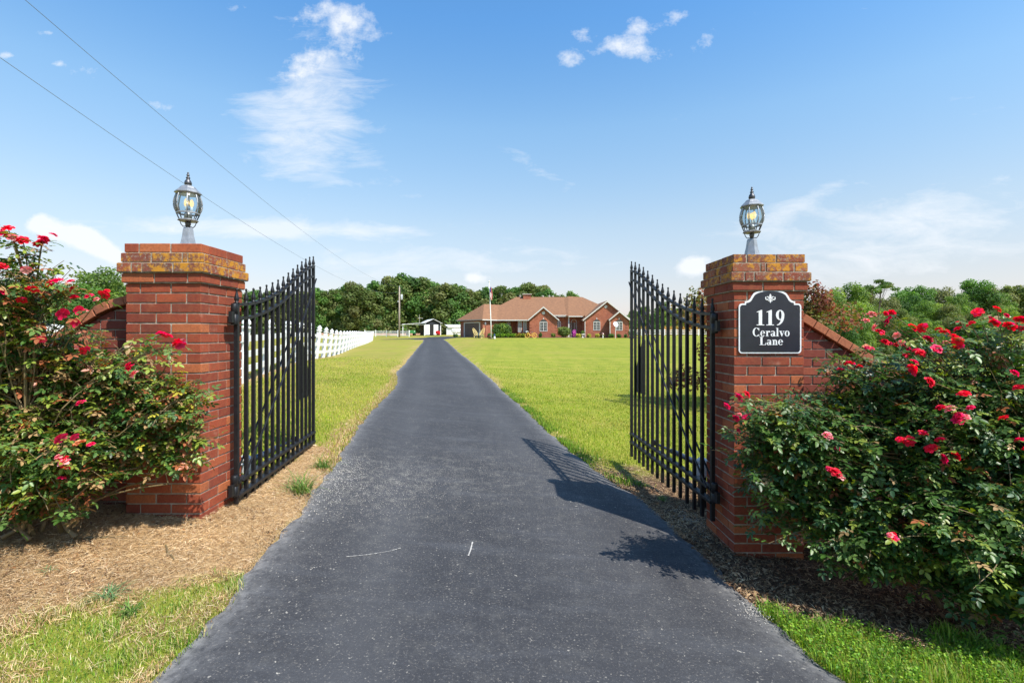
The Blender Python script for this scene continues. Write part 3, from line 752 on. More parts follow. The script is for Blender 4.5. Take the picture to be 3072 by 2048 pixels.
    g = lambda Z: .45-(Z-963)*u
    text('119', f(1097), f(1322), g(1242), 120*u, 'number')
    text('Ceralvo', f(1067), f(1357), g(1328), 66*u, 'street_name')
    text('Lane', f(1120), f(1307), g(1396), 64*u, 'street_name')
    # fleur-de-lis
    mb = MB(); cz_ = g(1030)
    def q(P, d): mb.prism([(x*u, cz_+z*u) for x, z in P], -.0105-d, -.008)
    q([(0, 36), (7, 24), (9, 12), (5, -4), (-5, -4), (-9, 12), (-7, 24)], 0)
    for s in (-1, 1):
        for i, poly in enumerate(ring(s*26, 0, 15, 15, 8, 7, 60 if s > 0 else 120, (-150) if s > 0 else 330, 12)): q(poly, .00015*s+.0003)
        q([(s*4, -2), (s*16, 14), (s*26, 15), (s*24, 8), (s*14, 2), (s*6, -8)], .00045)
        q([(s*3, -12), (s*12, -18), (s*20, -16), (s*14, -24), (s*5, -20)], .0006)
    q([(-16, -7), (16, -7), (16, -12), (-16, -12)], .00075)
    q([(0, -37), (6, -28), (4, -12), (-4, -12), (-6, -28)], .0009)
    mb.build('fleur_de_lis', M_SWHT, S)
sign()
# ------------------------------------------------------------------ scattered blades, straw and leaves (vectorised)
def rotz_basis(az, el, roll):
    """x axis points (az, el); returns (n,3,3) with columns x,y,z"""
    cx, sx = np.cos(az), np.sin(az); ce, se = np.cos(el), np.sin(el)
    X = np.stack([cx*ce, sx*ce, se], -1); Y = np.stack([-sx, cx, 0*cx], -1); Z = np.cross(X, Y)
    cr, sr = np.cos(roll)[:, None], np.sin(roll)[:, None]
    return np.stack([X, Y*cr+Z*sr, Z*cr-Y*sr], -1)
def place(T, TF, B, P, S, cols=None):
    """template verts T (k,3), faces TF, bases B (n,3,3), positions P (n,3), scales S (n,)"""
    n, k = len(P), len(T)
    V = np.einsum('nij,kj->nki', B, T)*S[:, None, None]+P[:, None, :]
    F = (TF[None]+np.arange(n)[:, None, None]*k).reshape(-1, TF.shape[1])
    c = np.repeat(cols, k, 0) if cols is not None else None
    return V.reshape(-1, 3), F, c
BL_T = np.array([(-.5, 0, 0), (.5, 0, 0), (-.38, .10, .55), (.38, .10, .55), (0, .36, 1)], float)   # x = width, z = height, y = bend
BL_F = np.array([(0, 1, 3), (0, 3, 2), (2, 3, 4)])
def blades(name, x, y, h, w, bend, cols, label=None, m=None, kind='stuff', parent=None, z=None, off=-.004):
    n = len(x); a = rng.uniform(0, 2*np.pi, n); z = ground_z(x, y)+off if z is None else z
    c, s = np.cos(a), np.sin(a)
    T = np.broadcast_to(BL_T, (n, 5, 3)).copy(); T[:, :, 0] *= w[:, None]; T[:, :, 1] *= (bend*h)[:, None]; T[:, :, 2] *= h[:, None]
    V = np.stack([T[:, :, 0]*c[:, None]-T[:, :, 1]*s[:, None]+x[:, None], T[:, :, 0]*s[:, None]+T[:, :, 1]*c[:, None]+y[:, None], T[:, :, 2]+z[:, None]], -1).reshape(-1, 3)
    F = (BL_F[None]+np.arange(n)[:, None, None]*5).reshape(-1, 3)
    C_ = np.repeat(cols, 5, 0); C_ = C_*np.tile(np.array([.78, .78, 1, 1, 1.1]), n)[:, None]  # roots darker, tips lighter: shade between blades painted into the colour
    return tag(link(name, np_mesh(name, V, F, m or M_GRASS, C_), parent), label, None, None, kind)
def pick(pal, n, var=.18):
    pal = np.array([p[:3] for p in pal]); 
    c = pal[rng.integers(0, len(pal), n)]*rng.uniform(1-var, 1+var, (n, 1)); return np.clip(c, 0, 1)
GREEN = [(.22, .32, .02), (.28, .36, .03), (.34, .40, .04), (.18, .28, .02), (.42, .41, .06), (.50, .44, .12)]
GREEN_NEAR = [(.16, .26, .03), (.24, .32, .045), (.36, .40, .08), (.55, .48, .20), (.66, .55, .30), (.13, .22, .03), (.5, .46, .16)]
LUSH = [(.08, .20, .015), (.13, .28, .02), (.19, .35, .025), (.26, .38, .035), (.07, .15, .015)]
STRAW = [(.58, .39, .20), (.70, .51, .30), (.46, .29, .14), (.30, .17, .08), (.76, .59, .38), (.54, .34, .15), (.24, .13, .06)]
MULCH = [(.20, .115, .06), (.30, .18, .10), (.13, .07, .038), (.42, .28, .16), (.08, .045, .026)]
def far_pts(n, x0, x1, y0, y1, power=1.6):
    u = rng.random(n); p = 1-power
    y = (y0**p+(y1**p-y0**p)*u)**(1/p); return rng.uniform(x0, x1, n), y
# mown lawn beyond the gate: fine blades as far as they can be made out
x, y = far_pts(330000, -9, 9.5, 3.6, 26, 2.0)
keep = (np.abs(x) < y*1.12+.6) & (edge_dist(x, y) > -.012) & (rng.random(len(x)) > straw_mask(x, y)*1.0) & (soil_mask(x, y) < rng.random(len(x))*.5) & (rng.random(len(x)) > smooth01((y-11)/14))
keep &= ~((y < 3.66+.15) & (x < -2.0)) & ~((x > 1.55) & (x < 2.1) & (y < 4.05)) & ~((x > 2.05) & (y < 3.97)) & ~((x < -2.0) & (x > -2.6) & (y < 3.8))
x, y = x[keep], y[keep]; n = len(x)
dryp = smooth01((wob(x, y, .45, 3)+.15)*1.2)
cg = pick(GREEN, n, .25)*(.92+.28*wob(x, y, 1.1, 6))[:, None]; cd = pick([(.48, .42, .08), (.54, .44, .14), (.36, .36, .05)], n)
cc = np.where((rng.random(n) < dryp*.65)[:, None], cd, cg)
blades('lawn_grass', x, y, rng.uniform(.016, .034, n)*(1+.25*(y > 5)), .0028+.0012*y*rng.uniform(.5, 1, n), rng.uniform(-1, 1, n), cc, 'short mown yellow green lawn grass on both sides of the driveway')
# longer growth along the edge near the right gate
def ring_pts(n, side, y0, y1, w):
    y = rng.uniform(y0, y1, n); e = np.abs(rng.normal(0, w, n)); x = drive_c(y)+side*(HW+edge_wob(y, side)+e-.03); return x, y
x, y = ring_pts(9000, 1, 5.0, 13, .13); n = len(x)
kp = rng.random(n) < np.clip(wob(x, y, 1.7)*1.2+.45, .05, 1); x, y = x[kp], y[kp]; n = len(x)
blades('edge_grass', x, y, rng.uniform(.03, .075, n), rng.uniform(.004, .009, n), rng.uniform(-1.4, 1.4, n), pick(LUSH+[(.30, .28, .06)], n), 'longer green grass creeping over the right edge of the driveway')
x, y = ring_pts(7000, -1, 4.6, 14, .10); n = len(x)
blades('dry_edge_grass', x, y, rng.uniform(.02, .05, n), rng.uniform(.004, .009, n), rng.uniform(-1.6, 1.6, n), pick(STRAW+GREEN, n), 'dry yellow grass fringe along the left edge of the driveway')
# rough grass in the near left corner
x, y = rng.uniform(-3.4, -1.25, 80000), rng.uniform(1.3, 2.75, 80000)
k = (edge_dist(x, y) > -np.abs(rng.normal(0, .022, len(x)))) & (rng.random(len(x)) > straw_mask(x, y)*1.05) & (x > -y*1.12-.1); x, y = x[k], y[k]; n = len(x)
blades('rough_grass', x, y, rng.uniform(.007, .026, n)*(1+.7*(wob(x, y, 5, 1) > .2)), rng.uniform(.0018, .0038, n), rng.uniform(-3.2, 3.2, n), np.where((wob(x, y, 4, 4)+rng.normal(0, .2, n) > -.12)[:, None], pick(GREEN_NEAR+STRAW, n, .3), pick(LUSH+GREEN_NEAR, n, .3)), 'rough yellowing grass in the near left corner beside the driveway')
# green weeds in the near right corner: grass blades and clover leaflets
x, y = rng.uniform(1.2, 3.4, 34000), rng.uniform(1.4, 2.85, 34000)
k = (edge_dist(x, y) > -.03) & (rng.random(len(x)) > soil_mask(x, y)*1.12+.12*(wob(x, y, 4) > .3)) & (x < y*1.12+.1); x, y = x[k], y[k]; n = len(x)
blades('near_weeds', x, y, rng.uniform(.015, .06, n)*(1+.5*(wob(x, y, 5) > .25)), rng.uniform(.002, .0055, n), rng.uniform(-2.6, 2.6, n), pick(LUSH+[(.3, .3, .08)], n, .3), 'lush green weeds and grass in the near right corner')
lf = np.array([(0, 0, 0), (.5, .42, .1), (.5, -.42, .1), (1, 0, 0), (.5, 0, -.05)], float); lff = np.array([(0, 4, 1), (4, 3, 1), (0, 2, 4), (4, 2, 3)])
n = 26000; x, y = rng.uniform(1.2, 3.3, n), rng.uniform(1.5, 2.8, n)
k = (edge_dist(x, y) > -np.abs(rng.normal(0, .03, n))) & (rng.random(n) > soil_mask(x, y)*1.1) & (wob(x, y, 3.4, 5) > -.35) & (x < y*1.12+.1); x, y = x[k], y[k]; n = len(x)
P = np.stack([x, y, ground_z(x, y)+rng.uniform(.01, .05, n)], -1)
V, F, c = place(lf, lff, rotz_basis(rng.uniform(0, 6.28, n), rng.normal(.1, .35, n), rng.normal(0, .4, n)), P, rng.uniform(.006, .017, n), pick(LUSH, n, .3))
tag(link('ground_clover', np_mesh('ground_clover', V, F, M_GRASS, c)), 'low leafy clover and weeds spreading at the lower right beside the driveway', None, None, 'stuff')
# straw and dead clippings, left; mulch and twigs, right
def litter(name, n, x0, x1, y0, y1, maskf, pal, L, W, label, lift=.35, power=1.3):
    x, y = far_pts(n, x0, x1, y0, y1, power)
    k = (rng.random(n) < maskf(x, y)) & (np.abs(x) < y*1.12+.3); x, y = x[k], y[k]; n = len(x)
    T = np.array([(-.5, -.5, 0), (-.5, .5, 0), (0, -.5, .12), (0, .5, .12), (.5, -.15, .02), (.5, .15, .02)], float)
    TF = np.array([(0, 2, 3, 1), (2, 4, 5, 3)])
    Ls = rng.uniform(*L, n); Ws = rng.uniform(*W, n)
    B = rotz_basis(rng.uniform(0, 6.28, n), rng.normal(.03, lift, n), rng.normal(0, .5, n))
    TT = np.broadcast_to(T, (n, 6, 3)).copy(); TT[:, :, 0] *= Ls[:, None]; TT[:, :, 1] *= Ws[:, None]; TT[:, :, 2] *= Ls[:, None]
    P = np.stack([x, y, ground_z(x, y)+rng.uniform(.002, .018, n)+(edge_dist(x, y) < 0)*.01], -1)
    V = np.einsum('nij,nkj->nki', B, TT)+P[:, None]
    F = (TF[None]+np.arange(n)[:, None, None]*6).reshape(-1, 4)
    tag(link(name, np_mesh(name, V.reshape(-1, 3), F, M_STRAW, np.repeat(pick(pal, n, .25)*(.86+.32*wob(x, y, 2.3, 3)[:, None]), 6, 0))), label, None, None, 'stuff')
litter('dry_straw', 150000, -4.2, -.9, 1.9, 7, lambda x, y: straw_mask(x, y)*.95, STRAW, (.015, .055), (.0009, .0021), 'matted dry straw coloured grass under the left rose bush and pillar', .18)
litter('dead_leaves', 12000, -4.2, -1.3, 2.2, 4.6, lambda x, y: straw_mask(x, y)*np.clip(wob(x, y, 3.1, 2)*1.6+.25, 0, 1), MULCH+[(.3, .13, .05)], (.006, .026), (.003, .009), 'small brown dead leaves and crumbs on the straw at left', .35)
litter('mulch', 60000, .9, 4.4, 2.2, 6, lambda x, y: np.maximum(soil_mask(x, y), straw_mask(x, y)*.6), MULCH+STRAW[:2], (.015, .05), (.0014, .004), 'dark brown mulch and dry stalks under the right rose bush', .2)
litter('fallen_leaves', 11000, .9, 4.2, 2.2, 5, soil_mask, MULCH+[(.30, .16, .08)], (.012, .032), (.008, .02), 'curled brown fallen leaves on the soil at right', .4)
litter('gate_straw', 16000, .9, 2.6, 3.7, 6.2, lambda x, y: np.maximum(soil_mask(x, y), straw_mask(x, y))*.9, STRAW, (.015, .05), (.001, .0022), 'tan straw and clippings on the bare strip under the right gate', .2)
litter('corner_thatch', 26000, -3.4, -1.2, 1.5, 2.8, lambda x, y: (1-straw_mask(x, y))*(edge_dist(x, y) > -.01)*np.clip(.35+wob(x, y, 4, 4)*1.4, .05, 1), STRAW+[(.5, .48, .16)], (.02, .06), (.001, .0024), 'dead pale thatch between the green blades of the near left corner', .25)
litter('verge_straw', 40000, -12, 6, 5, 30, lambda x, y: straw_mask(x, y)*.9*(y > 5), STRAW, (.03, .09), (.003, .008), 'narrow dry straw strip bordering the driveway edges', .2, 1.8)
def grit(name, n, cx, cy, sx, sy, size, label):
    T = np.array([(0, 0, .6), (.5, 0, 0), (0, .5, 0), (-.5, 0, 0), (0, -.5, 0)], float); TF = np.array([(0, 1, 2), (0, 2, 3), (0, 3, 4), (0, 4, 1)])
    x, y = rng.normal(cx, sx, n), rng.normal(cy, sy, n)
    P = np.stack([x, y, ground_z(x, y)+.004+(edge_dist(x, y) < 0)*.006], -1)
    V, F, c = place(T, TF, rotz_basis(rng.uniform(0, 6.28, n), rng.normal(0, .2, n), 0*x), P, rng.uniform(*size, n), pick([(.5, .47, .42), (.38, .36, .34), (.55, .50, .42)], n))
    tag(link(name, np_mesh(name, V, F, M_STRAW, c)), label, None, None, 'stuff')
grit('gravel', 700, 1.50, 4.1, .09, .20, (.003, .009), 'pale gravel crumbs at the foot of the right gate')
grit('loose_grit', 900, -1.62, 4.6, .14, .45, (.003, .008), 'pale grit washed along the left edge of the asphalt')
grit('asphalt_grit', 1800, -1.15, 4.35, .38, .45, (.003, .009), 'scattered pale grit on the asphalt inside the gateway')
grit('edge_rubble', 260, 1.36, 2.75, .05, .06, (.002, .007), 'crumbled pale edging on the right edge of the near asphalt')

# crabgrass tufts, each a plant of its own
def tuft(x, y, r, n, label, pal, up=.5, w=.005):
    T = empty('grass_tuft', (x, y, gz(x, y)), 0, label, 'grass tuft', 'separate tufts of weed grass')
    a = rng.uniform(0, 6.28, n); L = rng.uniform(.45, 1, n)*r; e = rng.uniform(.05, up, n)
    seg = 4; V = []; F = []
    for i in range(n):
        w0 = w*rng.uniform(.6, 1.3); base = rng.normal(0, r*.13, 2); o = len(V); ca, sa = math.cos(a[i]), math.sin(a[i]); px_, pz_ = 0, 0; ee = e[i]+.5
        for j in range(seg+1):
            ww = w0*(1-(j/seg)**2*.95)/2
            V += [(base[0]+ca*px_-sa*ww, base[1]+sa*px_+ca*ww, pz_), (base[0]+ca*px_+sa*ww, base[1]+sa*px_-ca*ww, pz_)]
            px_ += L[i]/seg*math.cos(ee); pz_ = max(.004, pz_+L[i]/seg*math.sin(ee)); ee -= .33
        F += [(o+2*j, o+2*j+1, o+2*j+3, o+2*j+2) for j in range(seg)]
    cols = np.repeat(pick(pal, n), (seg+1)*2, 0)
    tag(link('blades', np_mesh('blades', V, F, M_GRASS, cols), T), kind='stuff')
TG = [(.10, .20, .04), (.14, .25, .05), (.18, .28, .05), (.09, .16, .04)]
tuft(-1.93, 2.36, .15, 46, 'grey green crabgrass tuft on bare straw, the larger one at lower left', [(.12, .22, .09), (.15, .25, .10)], .3)
tuft(-1.76, 2.27, .13, 52, 'bright green crabgrass tuft at the edge of the rough grass near the asphalt', TG, .5)
tuft(-2.36, 2.50, .07, 16, 'tiny pale weed tuft on the straw at far left', [(.14, .24, .10)], .5)
tuft(-1.72, 4.02, .30, 130, 'wide sprawling grass tuft under the left gate reaching the asphalt', TG+[(.35, .34, .12)], .9, .006)
tuft(-1.80, 4.70, .22, 90, 'smaller bushy grass tuft further along under the left gate', TG, 1.0, .006)
tuft(1.30, 5.05, .16, 60, 'low grass tuft beside the asphalt near the free end of the right gate', TG, .8)
tuft(1.42, 4.62, .12, 40, 'small weed tuft on bare ground under the right gate', TG, .8)
tuft(2.42, 2.55, .22, 40, 'long bladed grass tuft growing from the mulch at lower right', TG, 1.1, .005)
tuft(2.62, 2.36, .20, 60, 'tall grass tuft in the lower right corner of the weeds', TG, 1.1, .006)
for k, (a, b, lb) in enumerate([((-2.02, 2.86), (-1.88, 2.73), 'short brown stick lying on the straw in front of the left pillar'), ((-2.5, 2.86), (-2.28, 2.92), 'thin pale twig on the straw under the left rose bush')]):
    mb = MB(); pts = [(a[0]+(b[0]-a[0])*t+.006*math.sin(9*t+k), a[1]+(b[1]-a[1])*t+.006*math.cos(7*t), gz(a[0]+(b[0]-a[0])*t, a[1]+(b[1]-a[1])*t)+.016) for t in (0, .25, .5, .75, 1)]
    mb.tube(pts, [.005, .0045, .004, .0035, .002], 6); mb.tube([pts[2], (pts[2][0]+.03, pts[2][1]+.03, pts[2][2]+.012)], .002, 4)
    tag(mb.build('twig', M_CANE), lb, 'twig', 'twigs lying on the ground')

# ------------------------------------------------------------------ rose bushes
def leaflet(x0, y0, ang, L, W):
    c, s = math.cos(ang), math.sin(ang); P = [(0, 0, 0), (.30, .40, .06), (.72, .36, .02), (1, 0, -.10), (.72, -.36, .02), (.30, -.40, .06), (.35, 0, -.03), (.7, 0, -.06)]
    V = [(x0+(px*L)*c-(py*W)*s, y0+(px*L)*s+(py*W)*c, pz*L) for px, py, pz in P]
    return V, [(0, 6, 1), (6, 7, 2), (6, 2, 1), (7, 3, 2), (0, 5, 6), (6, 5, 4), (6, 4, 7), (7, 4, 3)]
def compound():
    V = []; F = []
    for (x0, a, L) in ((.078, 0, .043), (.066, 1.15, .037), (.066, -1.15, .037), (.032, 1.3, .031), (.032, -1.3, .031)):
        v, f = leaflet(x0, 0, a, L, L*.66); o = len(V); V += v; F += [tuple(i+o for i in t) for t in f]
    o = len(V); V += [(0, -.0009, 0), (0, .0009, 0), (.078, .0006, 0), (.078, -.0006, 0)]; F += [(o, o+1, o+2), (o, o+2, o+3)]
    return np.array(V), np.array(F)
CT, CF = compound()
CT[:, 2] -= (CT[:, 0]**2)*2.2
def petal_bloom(seed, pal, openness=1.0):
    r = random.Random(seed); V = []; F = []; cols = []
    for ring_, (npt, L, W, el, zz) in enumerate([(7, .043, .036, .10, 0), (6, .037, .032, .42, .003), (5, .027, .024, .85, .006), (4, .017, .016, 1.2, .009)]):
        for k in range(npt):
            az = 2*math.pi*k/npt+ring_*.5+r.uniform(-.2, .2); e = el*openness+r.uniform(-.12, .2)+(1-openness)*.6; Ls = L*r.uniform(.85, 1.1)
            o = len(V); c = pal[r.randrange(len(pal))]; 
            for i in range(4):
                t = i/3; wv = W*(.35, .85, 1, .55)[i]*.5; el_ = e-.45*t
                x = Ls*t*math.cos(e-.2*t); z = zz+Ls*t*math.sin(e-.2*t)-.004*t*t
                for j in (-1, 0, 1):
                    dz = .35*abs(j)*wv+(.002*r.uniform(-1, 1) if i > 1 else 0)
                    V.append((x*math.cos(az)-j*wv*math.sin(az), x*math.sin(az)+j*wv*math.cos(az), z+dz)); cols.append([q*(.75+.35*t) for q in c])
            F += [(o+i*3+j, o+i*3+j+1, o+(i+1)*3+j+1, o+(i+1)*3+j) for i in range(3) for j in range(2)]
    return np_mesh('bloom', V, F, M_PETAL, np.clip(np.array(cols), 0, 1), smooth=True)
RED = [(.78, .012, .035), (.85, .02, .06), (.68, .008, .03)]; CER = [(.80, .02, .11), (.88, .05, .20), (.72, .015, .09)]
PNK = [(.85, .20, .24), (.90, .42, .40), (.80, .10, .16)]; FAD = [(.62, .18, .07), (.7, .32, .16), (.45, .12, .06)]
BLOOMS = [petal_bloom(1, RED), petal_bloom(2, RED, .8), petal_bloom(3, CER), petal_bloom(4, CER, .75), petal_bloom(5, PNK), petal_bloom(6, FAD, .6), petal_bloom(7, RED+CER, .9)]
def hit_blobs(px, py, blobs, default):
    d = np.array([(px-1536)/1475, 1, (1005-py)/1475]); o = np.array([0, 0, EYE]); best = None
    for (c, r, _w) in blobs:
        c = np.array(c); r = np.array(r); oc = (o-c)/r; dd = d/r
        A = dd@dd; B = oc@dd; Cc = oc@oc-1; D = B*B-A*Cc
        if D > 0:
            t = (-B-math.sqrt(D))/A
            if best is None or t < best: best = t
    t = (best if best is not None else default); return o+d*t
def rose_bush(base, blobs, ntarget, nleaf, blooms, ylim, pal, palw, label, seed, lsize=1.0, stems=5, bare=0., default=2.7, scene_z=None):
    rr = np.random.default_rng(seed); r = random.Random(seed); base = np.array(base)
    B0 = empty('rose_bush', tuple(base), 0, label, 'rose bush', 'red flowering rose bushes in front of the gateway')
    w = np.array([b[2] for b in blobs]); w = w/w.sum()
    cane = MB(); LP = []; LA = []; LE = []; LR = []; LS = []
    def limit(p):
        yl = ylim(p[0], p[2])
        if p[1] > yl: p[1] = yl-abs(r.gauss(0, .03))
        zmin = gz(p[0], p[1])+.03
        if p[2] < zmin: p[2] = zmin
        return p
    def path(a, b, bow, n=7):
        m = (a+b)/2; m[2] += bow; m[0] = a[0]+(b[0]-a[0])*.38+r.gauss(0, .06); m[1] += r.gauss(0, .05)
        return [limit(a*(1-t)**2+2*m*t*(1-t)+b*t*t) for t in np.linspace(0, 1, n)]
    def leaves_along(pts, cnt, t0):
        k = len(pts)-1
        for i in range(cnt):
            t = (t0+(1-t0)*(i+r.random())/cnt)*k; j = min(k-1, int(t)); p = pts[j]+(pts[j+1]-pts[j])*(t-j); d = pts[j+1]-pts[j]
            az = math.atan2(d[1], d[0])+(1 if i % 2 else -1)*r.uniform(.3, 1.5)+r.gauss(0, .3)
            if r.random() < .35: az = math.atan2(-.8+r.gauss(0, .5), r.gauss(0, .8))
            LP.append(p); LA.append(az); LE.append(r.gauss(.10, .38)); LR.append(r.gauss(0, .42)); LS.append(r.uniform(.6, 1.15)*lsize)
    trunk_tops = []
    for k in range(stems):        # old woody stems
        c = blobs[(0, 2, 4, 0, 5, 3, 0, 1, 2)[k % 9] % len(blobs)][0]; top = np.array([base[0]+(c[0]-base[0])*r.uniform(.4, .8), base[1]+(c[1]-base[1])*.6+r.gauss(0, .08), c[2]*r.uniform(.6, 1.0)])
        b = base+np.array([r.gauss(0, .10), r.gauss(0, .06), -.03]); b[2] = gz(b[0], b[1])-.03
        pts = path(b, top, .05, 6); cane_ = MB(); cane_.tube([Vector(p)-Vector(base) for p in pts], [.014, .012, .010, .009, .007, .005], 6); cane_.build('stem', M_CANE, B0, True); trunk_tops.append(pts)
    for i in range(ntarget):
        bi = rr.choice(len(blobs), p=w); c, rad, _ = blobs[bi]
        v = rr.normal(size=3); v /= np.linalg.norm(v); v[1] = -abs(v[1]) if rr.random() < .68 else v[1]
        if rr.random() < .3: v[2] = abs(v[2])
        rf = 1-.62*rr.random()**1.35+(.16*rr.random() if rr.random() < .25 else 0)
        tgt = limit(np.array(c)+v*np.array(rad)*rf)
        src = r.choice(trunk_tops)[r.randrange(1, 6)]
        mid = np.array(c)+v*np.array(rad)*rf*.55+rr.normal(0, .09, 3)
        mid = limit(mid*.75+src*.25)
        pts = path(mid.copy(), tgt, r.uniform(-.03, .12), 5)
        cane.tube([Vector(p)-Vector(base) for p in pts], [.0042, .0036, .003, .0024, .0015], 4, caps=False)
        if r.random() < .35:
            p2 = path(src.copy(), mid.copy(), .08, 5); cane.tube([Vector(p)-Vector(base) for p in p2], [.007, .006, .0055, .005, .0042], 4, caps=False)
        if r.random() > bare: leaves_along(pts, nleaf if v[1] < .2 else nleaf//2, .12)
    # blooms, each on its own flowering shoot
    for i, (bx, by) in enumerate(blooms):
        px, py = bx*3072/2352, by*3072/2352
        p = hit_blobs(px, py, blobs, default); p = p-np.array([p[0], p[1], p[2]-EYE])*.015
        p = limit(p.copy()) if by > 700 else p
        inner = min(blobs, key=lambda b: np.linalg.norm((np.array(b[0])-p)/np.array(b[1])))[0]
        src = np.array(inner)*.6+p*.4; src[2] -= .05
        pts = [src*(1-t)**2+2*((src+p)/2+np.array([0, 0, .07]))*t*(1-t)+p*t*t for t in np.linspace(0, 1, 6)]
        cane.tube([Vector(q)-Vector(base) for q in pts], [.004, .0035, .003, .0028, .0024, .002], 5, caps=False)
        leaves_along(pts, 8, .2)
        me = BLOOMS[r.choice([0, 1, 0, 1, 2, 2, 2, 3, 3, 3, 4, 4, 6, 6, 5])]
        o = link('bloom', me, B0, tuple(p-base), (r.uniform(.1, 1.1), r.uniform(-.5, .5), r.uniform(0, 6.28)))
        s = r.uniform(.52, .80); o.scale = (s, s, s)
        for _k in range(r.choice([0, 1, 1, 2])):
            o2 = o.copy(); C.objects.link(o2); o2.data = BLOOMS[r.choice([0, 2, 3, 3, 4, 6])]; o2.location = tuple(Vector(p-base)+Vector((r.uniform(-.08, .08), r.uniform(-.02, .03), r.uniform(-.07, .03)))); o2.scale = (s*r.uniform(.6, .9),)*3
    tag(cane.build('cane', M_CANE, B0, True), kind='stuff')
    P = np.array(LP); A = np.array(LA); E = np.array(LE); Rl = np.array(LR); S = np.array(LS); n = len(P)
    cols = np.array(pal)[rr.choice(len(pal), n, p=np.array(palw)/sum(palw))]*rr.uniform(.75, 1.25, (n, 1))
    Bs = rotz_basis(A, E, Rl)
    # the leaves that show largest are parts of their own
    dep = P[:, 1].copy(); u = np.abs((P[:, 0])/P[:, 1]); vis = (u < 1.02)
    order = np.argsort(np.where(vis, dep/S, 99)); big = order[:300]; rest = np.ones(n, bool); rest[big] = False
    V, F, c = place(CT, CF, Bs[rest], P[rest]-base, S[rest], cols[rest])
    tag(link('foliage', np_mesh('foliage', V, F, M_LEAF, c), B0), kind='stuff')
    lm = [np_mesh('leaf', CT, CF, M_LEAF, np.tile(np.array(pc), (len(CT), 1))) for pc in pal]
    for i in big:
        me = lm[int(np.argmin([np.linalg.norm(np.array(pc)-cols[i]) for pc in pal]))]
        M = Matrix([list(Bs[i][q])+[0] for q in range(3)]+[[0, 0, 0, 1]])
        o = link('leaf', me, B0); o.matrix_local = Matrix.Translation(tuple(P[i]-base)) @ M @ Matrix.Diagonal((S[i], S[i], S[i], 1))
    return B0
DKG = (.032, .080, .018); MDG = (.058, .13, .022); YG = (.22, .28, .04); BLG = (.05, .115, .042); YEL = (.48, .42, .05); RB = (.34, .11, .045); TAN = (.40, .26, .12); LG = (.11, .19, .045)
def ylR(x, z):
    if x < 2.12: return 3.47
    return 3.70 if z < 1.68-.614*(x-2.086)+.05 else 4.2
def ylL(x, z):
    if x > -2.03: return 3.24 if z < 2 else 4
    if x > -2.6: return 3.24
    return 3.40 if z < 1.7 else 3.9
BR = [(2003, 722), (2048, 720), (2040, 738), (2095, 752), (2118, 752), (2205, 742), (2245, 716), (2290, 710), (2342, 735), (2190, 772), (2130, 778), (2060, 770), (1952, 835), (2100, 832), (2096, 846), (2135, 877), (2330, 856),
      (2200, 782), (2320, 748), (2340, 890), (2182, 938), (2202, 965), (2305, 960), (2342, 1010), (2088, 1012), (2120, 993), (2160, 1010), (2140, 1030), (2165, 1052), (1918, 1084), (2052, 1237), (1715, 905), (1697, 912), (1690, 960), (1712, 958),
      (1900, 1000), (2152, 800), (2065, 792), (2215, 905), (1990, 797), (2170, 762), (2085, 800), (2110, 812), (2230, 745), (2020, 762)]
rose_bush((2.66, 2.86, -.28), [((3.05, 2.98, .92), (1.02, .62, .66), 4.2), ((2.25, 3.05, .66), (.66, .42, .46), 1.8), ((1.80, 3.16, .62), (.48, .26, .50), 1.4), ((2.75, 2.62, .38), (.80, .40, .42), 1.6), ((2.05, 2.95, .28), (.55, .34, .26), .8), ((3.3, 2.6, .6), (.6, .5, .6), 1.2), ((1.62, 3.02, .78), (.36, .26, .34), 1.0), ((2.35, 3.25, 1.05), (.48, .3, .36), 1.0), ((2.5, 2.75, .12), (.5, .3, .25), .5)],
          1950, 15, BR, ylR, [DKG, MDG, BLG, YG, LG, RB, TAN], [2.6, 5, 3.2, 3.4, 5, .5, .6],
          'large dark green rose bush covered in red blooms right of the numbered pillar', 11, lsize=.85, stems=9, default=2.85)
BLm = [(18, 525), (28, 545), (52, 552), (100, 549), (97, 556), (130, 646), (5, 612), (5, 672), (75, 665), (168, 664), (170, 684), (205, 680), (240, 677), (95, 780), (190, 805), (372, 768), (415, 793), (297, 847), (183, 1018), (140, 1007), (146, 1062), (150, 1075), (185, 925), (144, 720), (60, 620), (410, 790)]
rose_bush((-2.72, 2.78, .30), [((-2.95, 2.95, 1.05), (.70, .42, .70), 3.4), ((-2.25, 3.02, .98), (.38, .20, .42), 1.5), ((-2.70, 2.80, .72), (.55, .35, .40), 2.0), ((-2.68, 2.75, 1.66), (.30, .24, .34), .7), ((-2.95, 3.15, .80), (.55, .25, .5), 1.2), ((-3.2, 2.8, 1.3), (.5, .4, .5), 1.2), ((-2.42, 2.95, 1.25), (.3, .25, .3), .6), ((-2.05, 3.03, .90), (.26, .16, .36), 1.1)],
          1250, 12, BLm, ylL, [MDG, DKG, LG, YG, YEL, RB, TAN], [4, 1.5, 5, 4.5, .7, 2.2, 2.6],
          'sprawling yellow green rose bush with few red blooms spreading across the left pillar', 12, lsize=.80, stems=7, bare=.1, default=2.6)
